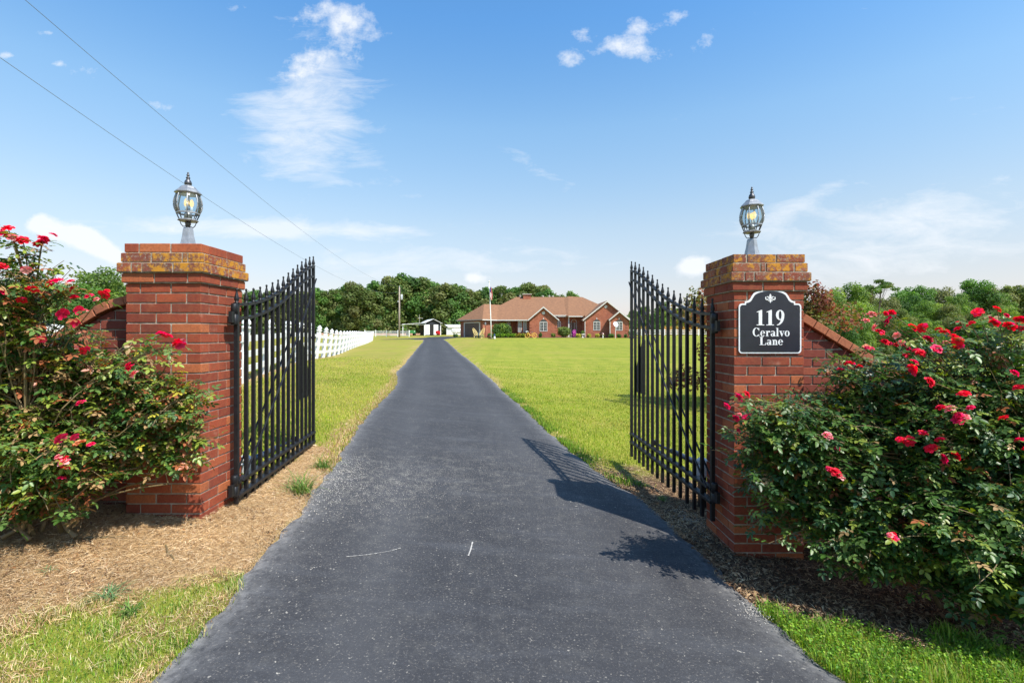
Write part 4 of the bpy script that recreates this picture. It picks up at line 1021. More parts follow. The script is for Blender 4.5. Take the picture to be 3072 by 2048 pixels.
# ------------------------------------------------------------------ trees
def crown_mesh(name, seed, blobs, n, size, pal, weights=None, m=None):
    r = np.random.default_rng(seed); c = np.array([b[0] for b in blobs], float); R_ = np.array([b[1] for b in blobs], float)
    vol = R_.prod(1)**.66; k = r.choice(len(blobs), n, p=vol/vol.sum())
    v = r.normal(size=(n, 3)); v /= np.linalg.norm(v, axis=1)[:, None]
    P = c[k]+v*R_[k]*(1-.5*r.random((n, 1))**2.2+.10*r.normal(size=(n, 1)))
    T = np.array([(-.5, -.35, 0), (0, -.5, .12), (.5, -.1, 0), (.35, .45, -.1), (-.3, .4, .1)], float); TF = np.array([(0, 1, 2, 3), (0, 3, 4, 4)])
    TF = np.array([(0, 1, 2), (0, 2, 3), (0, 3, 4)])
    nr = v+r.normal(0, .55, (n, 3))+np.array([0, 0, .25]); nr /= np.linalg.norm(nr, axis=1)[:, None]
    t = r.normal(size=(n, 3)); X = np.cross(t, nr); X /= np.linalg.norm(X, axis=1)[:, None]; Y = np.cross(nr, X)
    B = np.stack([X, Y, nr], -1)
    pal = np.array(pal); bc = pal[r.integers(0, len(pal), len(blobs))]
    col = (.55*bc[k]+.45*pal[r.integers(0, len(pal), n)])*r.uniform(.7, 1.3, (n, 1))
    V, F, cc = place(T, TF, B, P, size*r.uniform(.6, 1.35, n), col)
    return np_mesh(name, V, F, m or M_TREE, cc)
def blobs_for(seed, H, rad, low, k=16, flat=1.0):
    r = random.Random(seed); out = []
    for i in range(k):
        t = (i+.5)/k; z = low+(H-low)*t; prof = math.sin(math.pi*min(1, .18+.80*t))**.7 if t < .6 else math.sqrt(max(0, 1-((t-.55)/.5)**2))
        a = i*2.4+r.uniform(-.5, .5); d = rad*prof*r.uniform(.25, .72); s = rad*r.uniform(.30, .52)*(1.1-.35*t)
        out.append(((math.cos(a)*d, math.sin(a)*d, z-s*.5 if i == k-1 else z-.3*s), (s, s, s*r.uniform(.7, 1.0)*flat)))
    return out
def trunk_mb(seed, H, r0, top):
    r = random.Random(seed); mb = MB(); pts = [(0, 0, -.3)]
    for i in range(1, 7): pts.append((r.gauss(0, .02)*H*.3, r.gauss(0, .02)*H*.3, H*top*i/6))
    mb.tube(pts, [r0, r0*.85, r0*.7, r0*.55, r0*.42, r0*.3, r0*.15], 8)
    for k in range(7):
        i = 2+k % 4; p = Vector(pts[i]); a = k*2.1+r.random(); L = H*r.uniform(.16, .26)
        q = p+Vector((math.cos(a)*L*.5, math.sin(a)*L*.5, L*.35)); e = p+Vector((math.cos(a)*L, math.sin(a)*L, L*.75)); mb.tube([p, q, e], [r0*.35, r0*.24, r0*.08], 5)
    return mb
OLIVE = [(0.111, 0.157, 0.039), (0.143, 0.192, 0.050), (0.183, 0.221, 0.066), (0.077, 0.119, 0.031), (0.192, 0.192, 0.076)]  # tree greens lightened and blued: distance haze put into the colour
DEEP = [(0.068, 0.143, 0.035), (0.096, 0.192, 0.043), (0.134, 0.250, 0.050), (0.054, 0.106, 0.031), (0.087, 0.164, 0.046)]
BRT = [(0.156, 0.243, 0.046), (0.208, 0.296, 0.060), (0.122, 0.208, 0.043), (0.260, 0.330, 0.068), (0.095, 0.165, 0.043)]
def tree_kind(seed, H, rad, low, pal, n, size, k=18, trunk=.22, top=.85):
    cm = crown_mesh('crown', seed, blobs_for(seed, H, rad, low, k), n, size, pal); tm = trunk_mb(seed, H, trunk, top).mesh('trunk', M_BARK, True); return cm, tm, H
def plant_tree(kind, name, x, y, H, label, group=None, rz=0, wide=1.0, sink=0):
    cm, tm, H0 = kind; s = H/H0
    T = empty(name, (x, y, gz(x, y)-sink), rz, label, 'tree', group); T.scale = (s*wide, s*wide, s)
    link('trunk', tm, T); link('crown', cm, T); return T
KINDS = [tree_kind(21, 13, 4.6, 1.0, OLIVE, 9000, .42), tree_kind(22, 13, 4.2, .8, DEEP, 9000, .40), tree_kind(23, 13, 5.0, 1.2, OLIVE, 10000, .42, 22),
         tree_kind(24, 13, 4.4, .6, DEEP, 9500, .42, 20), tree_kind(25, 12, 3.8, .6, BRT, 8500, .36, 20), tree_kind(26, 13, 5.0, .8, OLIVE, 9500, .40, 24)]
NEARK = [tree_kind(31, 8, 3.0, .3, BRT, 15000, .17, 24, .14), tree_kind(32, 8, 2.8, .3, DEEP, 15000, .17, 24, .14), tree_kind(33, 8, 3.3, .2, OLIVE, 15000, .18, 26, .14)]
def tpx(px, ytop, Y): return (px-1536)*Y/1475, Y, (1005-ytop)*Y/1475+EYE
ORD = ['nearest', 'second', 'third', 'fourth', 'fifth', 'sixth', 'seventh', 'eighth', 'ninth', 'tenth', 'eleventh', 'twelfth', 'thirteenth']
TONE = {0: 'olive', 1: 'deep green', 2: 'wide olive', 3: 'dark leafy', 4: 'light green', 5: 'broad olive', 10: 'light green', 11: 'deep green', 12: 'olive green'}
def wood(rows, name, what, marks, group):
    """marks: landmarks as (pixel column, words); each tree is named from the landmark nearest to it"""
    rt = random.Random(len(rows)); near = [min(marks, key=lambda m: abs(m[0]-q[0])) for q in rows]
    for i, (px, yt, Y, ki) in enumerate(rows):
        x, y, zt = tpx(px, yt, Y); m = near[i]; side = px < m[0]
        rank = sorted(abs(rows[j][0]-m[0]) for j in range(len(rows)) if near[j] is m and (rows[j][0] < m[0]) == side).index(abs(px-m[0]))
        lb = '%s %s, %s %s %s' % (TONE[ki], what, ORD[rank], 'left of' if side else 'right of', m[1])
        plant_tree(KINDS[ki] if ki < 10 else NEARK[ki-10], name, x, y, max(2, zt-gz(x, y)), lb, group, rt.uniform(0, 6.28), rt.uniform(.9, 1.15))
prof = [(560, 885), (700, 872), (760, 868), (815, 872), (865, 878), (912, 872), (955, 862), (1000, 866), (1038, 852), (1068, 846), (1100, 862), (1122, 844), (1150, 852), (1185, 828), (1222, 822), (1262, 830), (1292, 842), (1318, 856), (1345, 850),
        (1372, 852), (1402, 868), (1432, 872), (1462, 860), (1500, 856), (1540, 860), (1578, 847), (1612, 854), (1642, 866), (1672, 880)]
rows = [(px, yt+2, 116+(i*37 % 9), [1, 0, 2, 3, 0, 2, 3, 5][i % 8] if px > 1000 else [0, 2, 1, 5][i % 4]) for i, (px, yt) in enumerate(prof)]
MK = [(945, 'the left gate'), (1197, 'the utility pole'), (1297, 'the black shed'), (1470, 'the flagpole'), (1577, 'the house chimney')]
GW = 'trees of the wood behind the fence and the house'
wood(rows, 'woodland_tree', 'front row tree', MK, GW)
wood([(px+9*(-1)**i, float(np.interp(px, [p[0] for p in prof], [p[1] for p in prof]))+16, 134, [3, 0, 1, 5, 2][i % 5]) for i, px in enumerate(range(640, 1700, 55))], 'woodland_tree', 'hidden back row tree', MK, GW)
wood([(1700, 898, 128, 4), (1716, 876, 112, 4), (1760, 905, 128, 3)], 'roofline_tree', 'small treetop above the house roof', [(1730, 'the right roof ridge end')], 'small trees over the roof')
wood([(1900, 930, 100, 4), (1935, 918, 104, 4), (1965, 940, 98, 3), (1878, 945, 95, 3), (1990, 908, 118, 4), (2030, 925, 120, 1), (2075, 922, 122, 3), (2120, 918, 118, 0), (2170, 915, 122, 1), (2240, 905, 120, 3), (2320, 900, 118, 2), (2400, 890, 116, 3)],
     'field_tree', 'field edge tree', [(1893, 'the right gate end'), (2142, 'the right gate hinge')], 'trees right of the house')
wood([(300, 812, 52, 10), (240, 850, 48, 11), (350, 848, 56, 11), (160, 872, 60, 12), (60, 880, 62, 10), (-60, 880, 62, 12), (430, 880, 70, 12), (520, 890, 75, 11)], 'garden_tree', 'leafy tree over the rose bush', [(376, 'the left pillar')], 'leafy trees beyond the left pillar')
wood([(2480, 880, 48, 10), (2545, 852, 50, 10), (2590, 862, 52, 12)], 'verge_tree', 'bushy tree beyond the wing wall', [(2413, 'the numbered pillar')], 'light green trees beside the numbered pillar')
wood([(2712, 872, 70, 11), (2755, 858, 72, 11), (2660, 895, 66, 12), (2822, 866, 76, 12), (2870, 885, 72, 10), (2920, 838, 80, 11), (2962, 862, 80, 12), (2785, 905, 64, 10), (2850, 915, 62, 12),
      (2990, 885, 84, 10), (3035, 856, 104, 2), (3085, 858, 106, 3), (3150, 862, 100, 3), (3020, 920, 66, 10), (2630, 920, 58, 11), (2700, 930, 56, 12), (2930, 930, 62, 12)], 'hedgerow_tree', 'tree line tree', [(2645, 'the slender bare trunked tree'), (2920, 'the tall domed treetop'), (3072, 'the right frame edge')], 'trees of the right tree line')
wood([(2470, 948, 24, 12), (2530, 958, 22, 11), (2590, 962, 23, 10), (2650, 955, 25, 12), (2720, 962, 22, 11), (2790, 958, 24, 10), (2860, 955, 26, 12), (2930, 960, 23, 11), (3000, 955, 25, 10), (3070, 958, 24, 12), (3140, 955, 25, 11), (2420, 952, 26, 11)], 'hedge_tree', 'low bushy tree behind the rose blooms', [(2413, 'the numbered pillar'), (2920, 'the tall domed treetop')], 'low bushy trees behind the right rose bush')
# slender open crowned tree
def slender():
    x, y, zt = tpx(2640, 830, 46); zg = gz(x, y); H = zt-zg
    T = empty('slender_tree', (x, y, zg), 0, 'slender tree with a thin bare trunk and sparse umbrella crown over the right tree line', 'tree')
    mb = MB(); mb.tube([(-.35, 0, -.2), (-.2, 0, H*.3), (-.05, 0, H*.6), (.15, 0, H*.85)], [.07, .06, .05, .03], 7); rr = random.Random(5); bl = []
    for k in range(16):
        a = rr.uniform(0, 6.28); d = rr.uniform(.3, 1.45); e = Vector((.1+math.cos(a)*d, math.sin(a)*d*.8, H*(.97-.10*d)-rr.uniform(0, .5)))
        s = Vector((.0, 0, H*rr.uniform(.55, .82))); mb.tube([s, s.lerp(e, .5)+Vector((0, 0, -.1)), e], [.022, .016, .006], 4); bl.append((tuple(e), (rr.uniform(.25, .45), .4, .18)))
    mb.build('trunk', M_BARK, T); link('crown', crown_mesh('crown', 77, bl, 1500, .11, DEEP+OLIVE), T)
slender()
# purple leaved garden tree behind the numbered pillar
def purple_tree():
    x, y = 5.7, 11.3; zg = gz(x, y)
    T = empty('purple_leaf_tree', (x, y, zg), 0, 'small drooping tree with mixed purple and green leaves behind the numbered pillar', 'tree'); rr = random.Random(8)
    mb = MB(); mb.tube([(0, 0, -.1), (.05, 0, .6), (0, .05, 1.2), (.1, 0, 2.0)], [.07, .06, .05, .025], 8); bl = []
    for k in range(42):
        a = rr.uniform(0, 6.28); t = rr.random(); d = rr.uniform(.5, 1.0)*(2.15-.45*t); z = .50+2.35*t-.25*rr.random()
        e = Vector((math.cos(a)*d, math.sin(a)*d*.8, z)); s = Vector((.05, 0, .7+1.1*t)); m_ = s.lerp(e, .55)+Vector((0, 0, .25)); mb.tube([s, m_, e], [.018, .012, .003], 4); bl.append((tuple(e), (.32, .30, .28))); bl.append((tuple(m_), (.28, .28, .24)))
    for k in range(9):    # long shoots above
        a = k*.7; d = rr.uniform(.4, 1.5); e = Vector((math.cos(a)*d, math.sin(a)*.6*d, 2.85+rr.uniform(-.15, .15)-.15*d)); mb.tube([(math.cos(a)*.3, 0, 1.7), e*.8+Vector((0, 0, .45)), e], [.012, .008, .002], 4); bl.append((tuple(e), (.07, .07, .22))); bl.append((tuple(e*.93), (.08, .08, .16)))
    for k in range(18):    # drooping right side
        e = Vector((rr.uniform(.75, 1.75), rr.uniform(-.6, .5), rr.uniform(.7, 2.65))); s = Vector((.1, 0, min(1.8, e.z*.8))); mb.tube([s, s.lerp(e, .6)+Vector((0, 0, .2)), e], [.014, .009, .003], 4); bl.append((tuple(e), (.22, .22, .26)))
    mb.build('trunk', M_BARK, T)
    link('crown', crown_mesh('crown', 9, bl, 15000, .062, [(.16, .05, .045), (.20, .075, .05), (.26, .10, .06), (.10, .13, .025), (.14, .16, .03), (.09, .11, .02), (.20, .09, .045)]), T)
purple_tree()

# ------------------------------------------------------------------ brick house
def hb(name, scale_):
    m, nt, b = newmat(name); N = nt.nodes; Lk = nt.links; tc = N.new('ShaderNodeTexCoord')
    mp = N.new('ShaderNodeMapping'); Lk.new(tc.outputs['Object'], mp.inputs[0])
    sx = N.new('ShaderNodeSeparateXYZ'); Lk.new(mp.outputs[0], sx.inputs[0]); ad = N.new('ShaderNodeMath'); Lk.new(sx.outputs[0], ad.inputs[0]); Lk.new(sx.outputs[1], ad.inputs[1])
    cb = N.new('ShaderNodeCombineXYZ'); Lk.new(ad.outputs[0], cb.inputs[0]); Lk.new(sx.outputs[2], cb.inputs[1])
    bt = N.new('ShaderNodeTexBrick'); bt.inputs['Scale'].default_value = 1; bt.inputs['Brick Width'].default_value = .203; bt.inputs['Row Height'].default_value = .0667
    bt.inputs['Mortar Size'].default_value = .006; bt.inputs['Color1'].default_value = (.33, .085, .045, 1); bt.inputs['Color2'].default_value = (.42, .13, .06, 1); bt.inputs['Mortar'].default_value = (.42, .26, .18, 1)
    Lk.new(cb.outputs[0], bt.inputs[0]); n = N.new('ShaderNodeTexNoise'); n.inputs['Scale'].default_value = 1.6; n.inputs['Detail'].default_value = 7; Lk.new(tc.outputs['Object'], n.inputs[0])
    mx = N.new('ShaderNodeMix'); mx.data_type = 'RGBA'; mx.blend_type = 'MULTIPLY'; mx.inputs[0].default_value = .8; rp = N.new('ShaderNodeValToRGB'); rp.color_ramp.elements[0].color = (.65, .6, .6, 1); rp.color_ramp.elements[0].position = .3; rp.color_ramp.elements[1].position = .7
    Lk.new(n.outputs[0], rp.inputs[0]); Lk.new(bt.outputs[0], mx.inputs[6]); Lk.new(rp.outputs[0], mx.inputs[7]); Lk.new(mx.outputs[2], b.inputs['Base Color']); b.inputs['Roughness'].default_value = .9
    bp = N.new('ShaderNodeBump'); bp.inputs['Strength'].default_value = .6; bp.inputs['Distance'].default_value = .01; Lk.new(bt.outputs['Fac'], bp.inputs['Height']); bp.invert = True; Lk.new(bp.outputs[0], b.inputs['Normal'])
    return m
M_HB = hb('house_brick', 1)
def shingles():
    m, nt, b = newmat('roof_shingle'); N = nt.nodes; Lk = nt.links; ge = N.new('ShaderNodeNewGeometry')
    mp = N.new('ShaderNodeMapping'); mp.inputs['Scale'].default_value = (1.1, .25, 8); Lk.new(ge.outputs['Position'], mp.inputs[0])
    n = N.new('ShaderNodeTexNoise'); n.inputs['Scale'].default_value = 2.2; n.inputs['Detail'].default_value = 9; n.inputs['Roughness'].default_value = .75; Lk.new(mp.outputs[0], n.inputs[0])
    rp = N.new('ShaderNodeValToRGB'); rp.color_ramp.elements[0].position = .35; rp.color_ramp.elements[1].position = .68; rp.color_ramp.elements[0].color = (.145, .073, .040, 1); rp.color_ramp.elements[1].color = (.29, .14, .068, 1)
    Lk.new(n.outputs[0], rp.inputs[0]); Lk.new(rp.outputs[0], b.inputs['Base Color']); b.inputs['Roughness'].default_value = .95
    return m
M_SHG = shingles()
M_TRIM = mat('house_trim', (.62, .60, .56), .5, vscale=6, col2=(.54, .52, .48)); M_WIN = mat('window_dark', (.02, .03, .032), .06, vscale=4, col2=(.05, .07, .07), spec=.9)
M_GDOOR = mat('garage_door', (.13, .085, .065), .6, vscale=4, col2=(.10, .065, .05)); M_DOOR = mat('entry_door', (.12, .05, .03), .5, vscale=8, col2=(.08, .03, .02))
M_SOFF = mat('soffit', (.42, .38, .33), .7, vscale=4, col2=(.36, .33, .29)); M_DARK = mat('interior_shade', (.02, .018, .016), .9)
gy = 1.08
HO = empty('brick_house', (3, 78, gy), 0, 'long single storey red brick house with brown hipped roof and white gabled trim', 'house')
def hp(mb, name, m, P=None, smooth=False):
    o = mb.build(name, m, P or HO, smooth)
    if P is None: o.location = -HO.location
    return o
def E(e): return EYE+e
def sheet(faces, th=.14):
    """closed slab of thickness th under a set of polygons"""
    bm = bmesh.new(); cache = {}
    def v(p):
        k = tuple(round(q, 3) for q in p)
        if k not in cache: cache[k] = bm.verts.new(p)
        return cache[k]
    for f in faces:
        try: bm.faces.new([v(p) for p in f])
        except ValueError: pass
    bmesh.ops.recalc_face_normals(bm, faces=bm.faces)
    up = sum(f.normal.z for f in bm.faces)
    if up < 0: bmesh.ops.reverse_faces(bm, faces=bm.faces)
    top = list(bm.faces); r = bmesh.ops.extrude_face_region(bm, geom=top)
    mv = [g for g in r['geom'] if isinstance(g, bmesh.types.BMVert)]
    for q in mv: q.co.z -= th
    bmesh.ops.recalc_face_normals(bm, faces=bm.faces)
    bm.verts.index_update(); mb = MB(); mb.add([q.co.copy() for q in bm.verts], [[q.index for q in f.verts] for f in bm.faces]); bm.free(); return mb
ze = E(2.42)
# walls
hp(MB().box(-1.0, 18.0, 79.2, 90.5, gy-.4, ze-.12), 'wall', M_HB)
hp(MB().box(2.72, 6.97, 76, 79.19, gy-.4, ze-.12), 'wall', M_HB)
hp(MB().prism([(2.72, ze-.119), (6.97, ze-.119), (4.845, ze+1.86)], 76.003, 79), 'gable_wall', M_HB)
hp(MB().box(11.2, 18.1, 76, 79.19, gy-.4, ze-.12), 'wall', M_HB)
hp(MB().prism([(11.2, ze-.119), (18.1, ze-.119), (14.65, ze+2.80)], 76.003, 79), 'gable_wall', M_HB)
hp(MB().box(14.98, 17.6, 74.8, 75.99, gy-.4, ze-.12), 'wall', M_HB)
hp(MB().prism([(14.98, ze-.119), (17.6, ze-.119), (16.29, ze+1.08)], 74.803, 76), 'gable_wall', M_HB)
hp(MB().prism([(.75, 77.9), (1.0, 77.5), (2.715, 77.5), (2.715, 79.19), (.75, 79.19)], gy-.4, ze-.13, Matrix(((1, 0, 0, 0), (0, 0, 1, 0), (0, 1, 0, 0), (0, 0, 0, 1)))), 'bay_wall', M_HB)
hp(MB().box(6.98, 11.19, 79.19, 79.6, ze-.119, E(3.15)), 'wall', M_HB)
# angled garage wing
c45 = math.sqrt(.5); GC = Vector((-4.5, 75.5, 0)); Mg = Matrix(((-c45, c45, 0, -4.5), (c45, c45, 0, 75.5), (0, 0, 1, 0), (0, 0, 0, 1)))  # local x: along the garage door wall, y: inwards
def gm(mb): mb.v = [tuple(Mg @ Vector(v)) for v in mb.v]; return mb
hp(gm(MB().box(0, 5.4, 0, 8, gy-.4, ze-.12)), 'wall', M_HB)
gd = hp(gm(MB().box(.75, 4.25, -.05, .02, gy+.02, gy+2.25)), 'garage_door', M_GDOOR)
for k in range(4):
    o = gm(MB().box(.78, 4.22, -.075, -.051, gy+.05+k*.55, gy+.05+k*.55+.51, bev=.01)).build('door_panel', M_GDOOR, gd)
for a, b, z0, z1 in ((.55, .74, gy, gy+2.42), (4.26, 4.45, gy, gy+2.42), (.55, 4.45, gy+2.26, gy+2.42)):
    hp(gm(MB().box(a, b, -.09 if z1-z0 > 1 else -.087, .01, z0, z1)), 'door_trim', M_TRIM)
# roofs
hp(sheet([[(-6.3, 77, ze), (6.6, 77, ze), (6.6, 78.35, ze+.79), (11.6, 78.35, ze+.79), (11.6, 77, ze), (19, 77, ze), (12, 84, E(6.5)), (.7, 84, E(6.5))], [(19, 91, ze), (-6.3, 91, ze), (.7, 84, E(6.5)), (12, 84, E(6.5))], [(-6.3, 91, ze), (-6.3, 77, ze), (.7, 84, E(6.5))], [(19, 77, ze), (19, 91, ze), (12, 84, E(6.5))]]), 'roof', M_SHG)
hp(gm(sheet([[(-.45, -.45, ze), (-.45, 9.5, ze), (2.7, 7.5, E(5.02)), (2.7, 2.7, E(5.02))], [(5.85, 9.5, ze), (5.85, -.45, ze), (2.7, 2.7, E(5.02)), (2.7, 7.5, E(5.02))], [(5.85, -.45, ze), (-.45, -.45, ze), (2.7, 2.7, E(5.02))], [(-.45, 9.5, ze), (5.85, 9.5, ze), (2.7, 7.5, E(5.02))]])), 'garage_roof', M_SHG)
def gable_roof(x0, x1, y0, y1, zr, ov=.3):
    xm = (x0+x1)/2; zz = ze-.07
    hp(sheet([[(x0-ov, y0-.35, zz), (xm, y0-.35, zr), (xm, y1, zr), (x0-ov, y1, zz)], [(x1+ov, y0-.35, zz), (x1+ov, y1, zz), (xm, y1, zr), (xm, y0-.35, zr)]], .12), 'gable_roof', M_SHG)
    for s in (-1, 1):
        xe = xm+s*((x1-x0)/2+ov); h = .20
        hp(MB().prism([(xe, zz-.01), (xm, zr-.01), (xm, zr-h-.03), (xe, zz-h)] if s < 0 else [(xm, zr-.01), (xe, zz-.01), (xe, zz-h), (xm, zr-h-.03)], y0-.39, y0-.352), 'rake_board', M_TRIM)
        hp(MB().prism([(xe, zz-.13), (xm, zr-.13), (xm, zr-.17), (xe, zz-.17)] if s < 0 else [(xm, zr-.13), (xe, zz-.13), (xe, zz-.17), (xm, zr-.17)], y0-.35, y0-.001), 'rake_soffit', M_SOFF)
gable_roof(2.72, 6.97, 76, 82, E(4.42)); gable_roof(11.2, 18.1, 76, 86, E(5.32)); gable_roof(14.98, 17.6, 74.8, 79, E(3.68))
hp(sheet([[(.55, 77.15, ze-.03), (2.9, 77.15, ze-.03), (2.3, 79, E(3.55)), (1.6, 78.6, E(3.4))], [(.55, 77.15, ze-.03), (1.6, 78.6, E(3.4)), (.3, 79, ze)]], .1), 'bay_roof', M_SHG)
# porch roof that stands proud over the entry
hp(sheet([[(8.95, 77.9, E(3.05)), (11.45, 77.9, E(3.05)), (11.45, 83.8, E(6.5)), (9.6, 83.8, E(6.62))], [(8.95, 77.9, E(3.05)), (9.6, 83.8, E(6.62)), (8.6, 83.6, E(6.2)), (8.5, 78.3, E(3.1))]], .16), 'porch_roof', M_SHG)
for a, b in (((-6.2, 76.98), (2.4, 76.98)), ((6.7, 78.33), (8.9, 78.33)), ((8.95, 77.88), (11.2, 77.88))):
    z = ze if a[1] < 77 else (E(3.20) if a[1] > 78 else E(3.04)); hp(MB().box(a[0], b[0], a[1]-.06, a[1]-.002, z-.16, z-.005), 'gutter', M_TRIM)
hp(gm(MB().box(-.5, 5.9, -.52, -.452, ze-.16, ze-.005)), 'gutter', M_SOFF); hp(gm(MB().box(-.52, -.452, -.45, 4.4, ze-.16, ze-.005)), 'gutter', M_TRIM)  # door side gutter gets a darker material: its shade is in the colour
hp(MB().box(-1.2, 2.6, 77.1, 79.18, ze-.20, ze-.15), 'porch_soffit', M_SOFF); hp(MB().box(7.0, 11.15, 78.4, 79.18, E(2.95), E(3.0)), 'porch_soffit', M_SOFF)
hp(MB().box(7.3, 11.15, 78.38, 78.52, E(2.86), E(3.04)), 'porch_beam', M_TRIM)
hp(MB().box(8.95, 9.15, 78.35, 78.55, gy+.05, E(2.86), bev=.02), 'porch_column', M_TRIM)
for x in (11.28, 14.9): hp(MB().box(x-.05, x+.05, (75.9 if x < 12 else 74.7)-.0, (75.99 if x < 12 else 74.79), gy, ze-.25), 'downspout', M_TRIM)
hp(MB().box(1.9, 3.2, 83.3, 84.4, E(5.9), E(6.85)), 'chimney', M_HB); hp(MB().box(1.75, 3.35, 83.15, 84.55, E(6.86), E(7.0)), 'chimney_cap', M_SOFF)
for x, h in ((1.4, .25), (5.3, .2), (6.4, .25), (7.0, .18)): hp(MB().lathe([(.18, 0), (.18, h), (.24, h+.02), (.1, h+.12)], 10, (x, 84.3, E(6.45))), 'roof_vent', M_SOFF)
def arched_window(cx, y, z0, zs, w, arch=True, cols=2):
    W = hp(MB().box(cx-w/2-.07, cx+w/2+.07, y-.05, y-.001, z0-.07, z0), 'window', M_TRIM)
    p = lambda mb, n, m: mb.build(n, m, W)
    p(MB().box(cx-w/2, cx+w/2, y-.015, y-.002, z0+.002, zs), 'pane', M_WIN)
    for x in (cx-w/2-.03, cx, cx+w/2+.03): p(MB().box(x-.04, x+.04, y-.05, y-.016, z0+.002, zs), 'frame', M_TRIM)
    p(MB().box(cx-w/2-.06, cx+w/2+.06, y-.055, y-.016, zs, zs+.09), 'frame', M_TRIM)
    for k in (1, 2): z = z0+(zs-z0)*k/3; p(MB().box(cx-w/2, cx+w/2, y-.03, y-.016, z-.012, z+.012), 'muntin', M_TRIM)
    for s in (-.25, .25): p(MB().box(cx+s*w-.01, cx+s*w+.01, y-.028, y-.016, z0, zs), 'muntin', M_TRIM)
    if arch:
        n = 10; r = w/2; h = w*.36; zb = zs+.09
        p(MB().prism([(cx+r*math.cos(math.pi*i/n), zb+h*math.sin(math.pi*i/n)) for i in range(n+1)], y-.014, y-.002), 'fanlight', M_WIN)
        mb = MB(); mb.tube([(cx+(r+.04)*math.cos(math.pi*i/n), y-.02, zb+(h+.04)*math.sin(math.pi*i/n)) for i in range(n+1)], .035, 5); p(mb, 'arch_trim', M_HB)
        p(MB().box(cx-.06, cx+.06, y-.06, y-.003, zb+h+.03, zb+h+.25), 'keystone', M_TRIM)
arched_window(4.87, 76, E(.66), E(1.95), 1.05); arched_window(13.1, 76, E(.80), E(2.0), .92); arched_window(16.3, 74.8, E(.78), E(1.95), .88); arched_window(7.5, 79.19, E(1.3), E(2.1), .6)
arched_window(1.18+.05, 77.5, E(.55), E(2.15), .42, False); arched_window(2.05, 77.5, E(.55), E(2.15), .42, False); arched_window(-.6, 79.19, E(1.0), E(2.0), .6, False)
for x, y, z in ((4.87, 76, E(3.42)), (14.5, 76, E(4.40))):
    v_ = hp(MB().lathe([(.24, 0), (.24, .05), (.17, .06), (.16, .03)], 16, rot=0), 'gable_vent', M_TRIM); v_.location = Vector((x, y, z))-HO.location; v_.rotation_euler = (R(90), 0, 0)
hp(MB().box(9.25, 10.15, 79.12, 79.18, gy+.1, E(2.0)), 'entry_door', M_DOOR); hp(MB().box(9.95, 10.2, 79.08, 79.11, gy+.3, E(2.0)), 'sidelight', M_WIN)
mb = MB(); n = 10; mb.tube([(9.95+.45*math.cos(math.pi*i/n), 79.1, E(2.05)+.45*math.sin(math.pi*i/n)) for i in range(n+1)], .04, 5); mb.tube([(9.5, 79.1, gy+.1), (9.5, 79.1, E(2.05))], .04, 5); mb.tube([(10.4, 79.1, gy+.1), (10.4, 79.1, E(2.05))], .04, 5); hp(mb, 'door_arch', M_TRIM)
for xq, yq, s in ((2.72, 76, 1), (6.97, 76, -1), (11.2, 76, 1), (14.98, 74.8, 1), (17.6, 74.8, -1)):
    for k in range(5): z = gy+.1+k*.46; hp(MB().box(min(xq, xq+s*.32), max(xq, xq+s*.32), yq-.03, yq-.001, z, z+.26), 'quoin', M_HB)
hp(MB().box(7.0, 11.19, 77.2, 79.18, gy-.2, gy+.10), 'porch_floor', M_SOFF)
# bed and path in front of the house
M_BED = mat('bed_mulch', (.05, .03, .022), .95, vscale=12, col2=(.09, .055, .04)); M_PATH = mat('brick_path', (.42, .24, .17), .9, vscale=5, col2=(.34, .20, .15))
def strip(name, pts, m, dz=.03):
    mb = MB(); n = len(pts)//2; mb.add([(x, y, gz(x, y)+dz) for x, y in pts], [tuple(range(len(pts)))]); return tag(mb.build(name, m), kind='structure')
for k in range(24):
    pass
xs_ = np.linspace(-4.2, 19.5, 30); fr = [(float(x), 74.6-.9*float(smooth01((x+4)/3))*0+.35*math.sin(x*.9)-(1.0 if x > 12 else .2)) for x in xs_]; bk = [(float(x), 79.1) for x in xs_]
mb = MB(); mb.add([(x, y, gz(x, y)+.03) for x, y in fr]+[(x, y, gz(x, y)+.03) for x, y in bk], [(i, i+1, 31+i, 30+i) for i in range(29)]); tag(mb.build('flower_bed', M_BED), kind='structure')
mb = MB(); xs2 = np.linspace(4.5, 13.5, 20); mb.add([(float(x), 73.9+.15*math.sin(x), gz(x, 73.9)+.045) for x in xs2]+[(float(x), 74.35+.15*math.sin(x), gz(x, 74.3)+.05) for x in xs2], [(i, i+1, 21+i, 20+i) for i in range(19)]); tag(mb.build('path', M_PATH), kind='structure')
def shrub(name, x, y, rx, ry, rz, pal, label, n=1500, size=.12, cat='shrub', group='shrubs and plants in front of the house', boxy=False, cz=None):
    r_ = random.Random(int(x*100)); z0 = gz(x, y); T = empty(name, (x, y, z0), 0, label, cat, group); bl = []
    k = 12 if rx < 1 else 22
    for i in range(k):
        a = r_.uniform(0, 6.28); d = r_.random()**.5*.62; bl.append(((math.cos(a)*rx*d*(1.25 if boxy else 1), math.sin(a)*ry*d, rz*r_.uniform(.35, .68)*(1.15 if boxy else 1)), (rx*.36, ry*.42, rz*.36)))
    link('foliage', crown_mesh('foliage', int(abs(x)*37)+3, bl, n, size, pal), T)
    MB().tube([(0, 0, -.05), (0, 0, rz*.5)], .03, 5).build('stem', M_BARK, T); return T
shrub('clipped_shrub', -1.55, 75.6, 1.5, 1.0, 2.0, DEEP+BRT, 'large rounded clipped green shrub in front of the shaded house wall', 5200, .14, boxy=True)
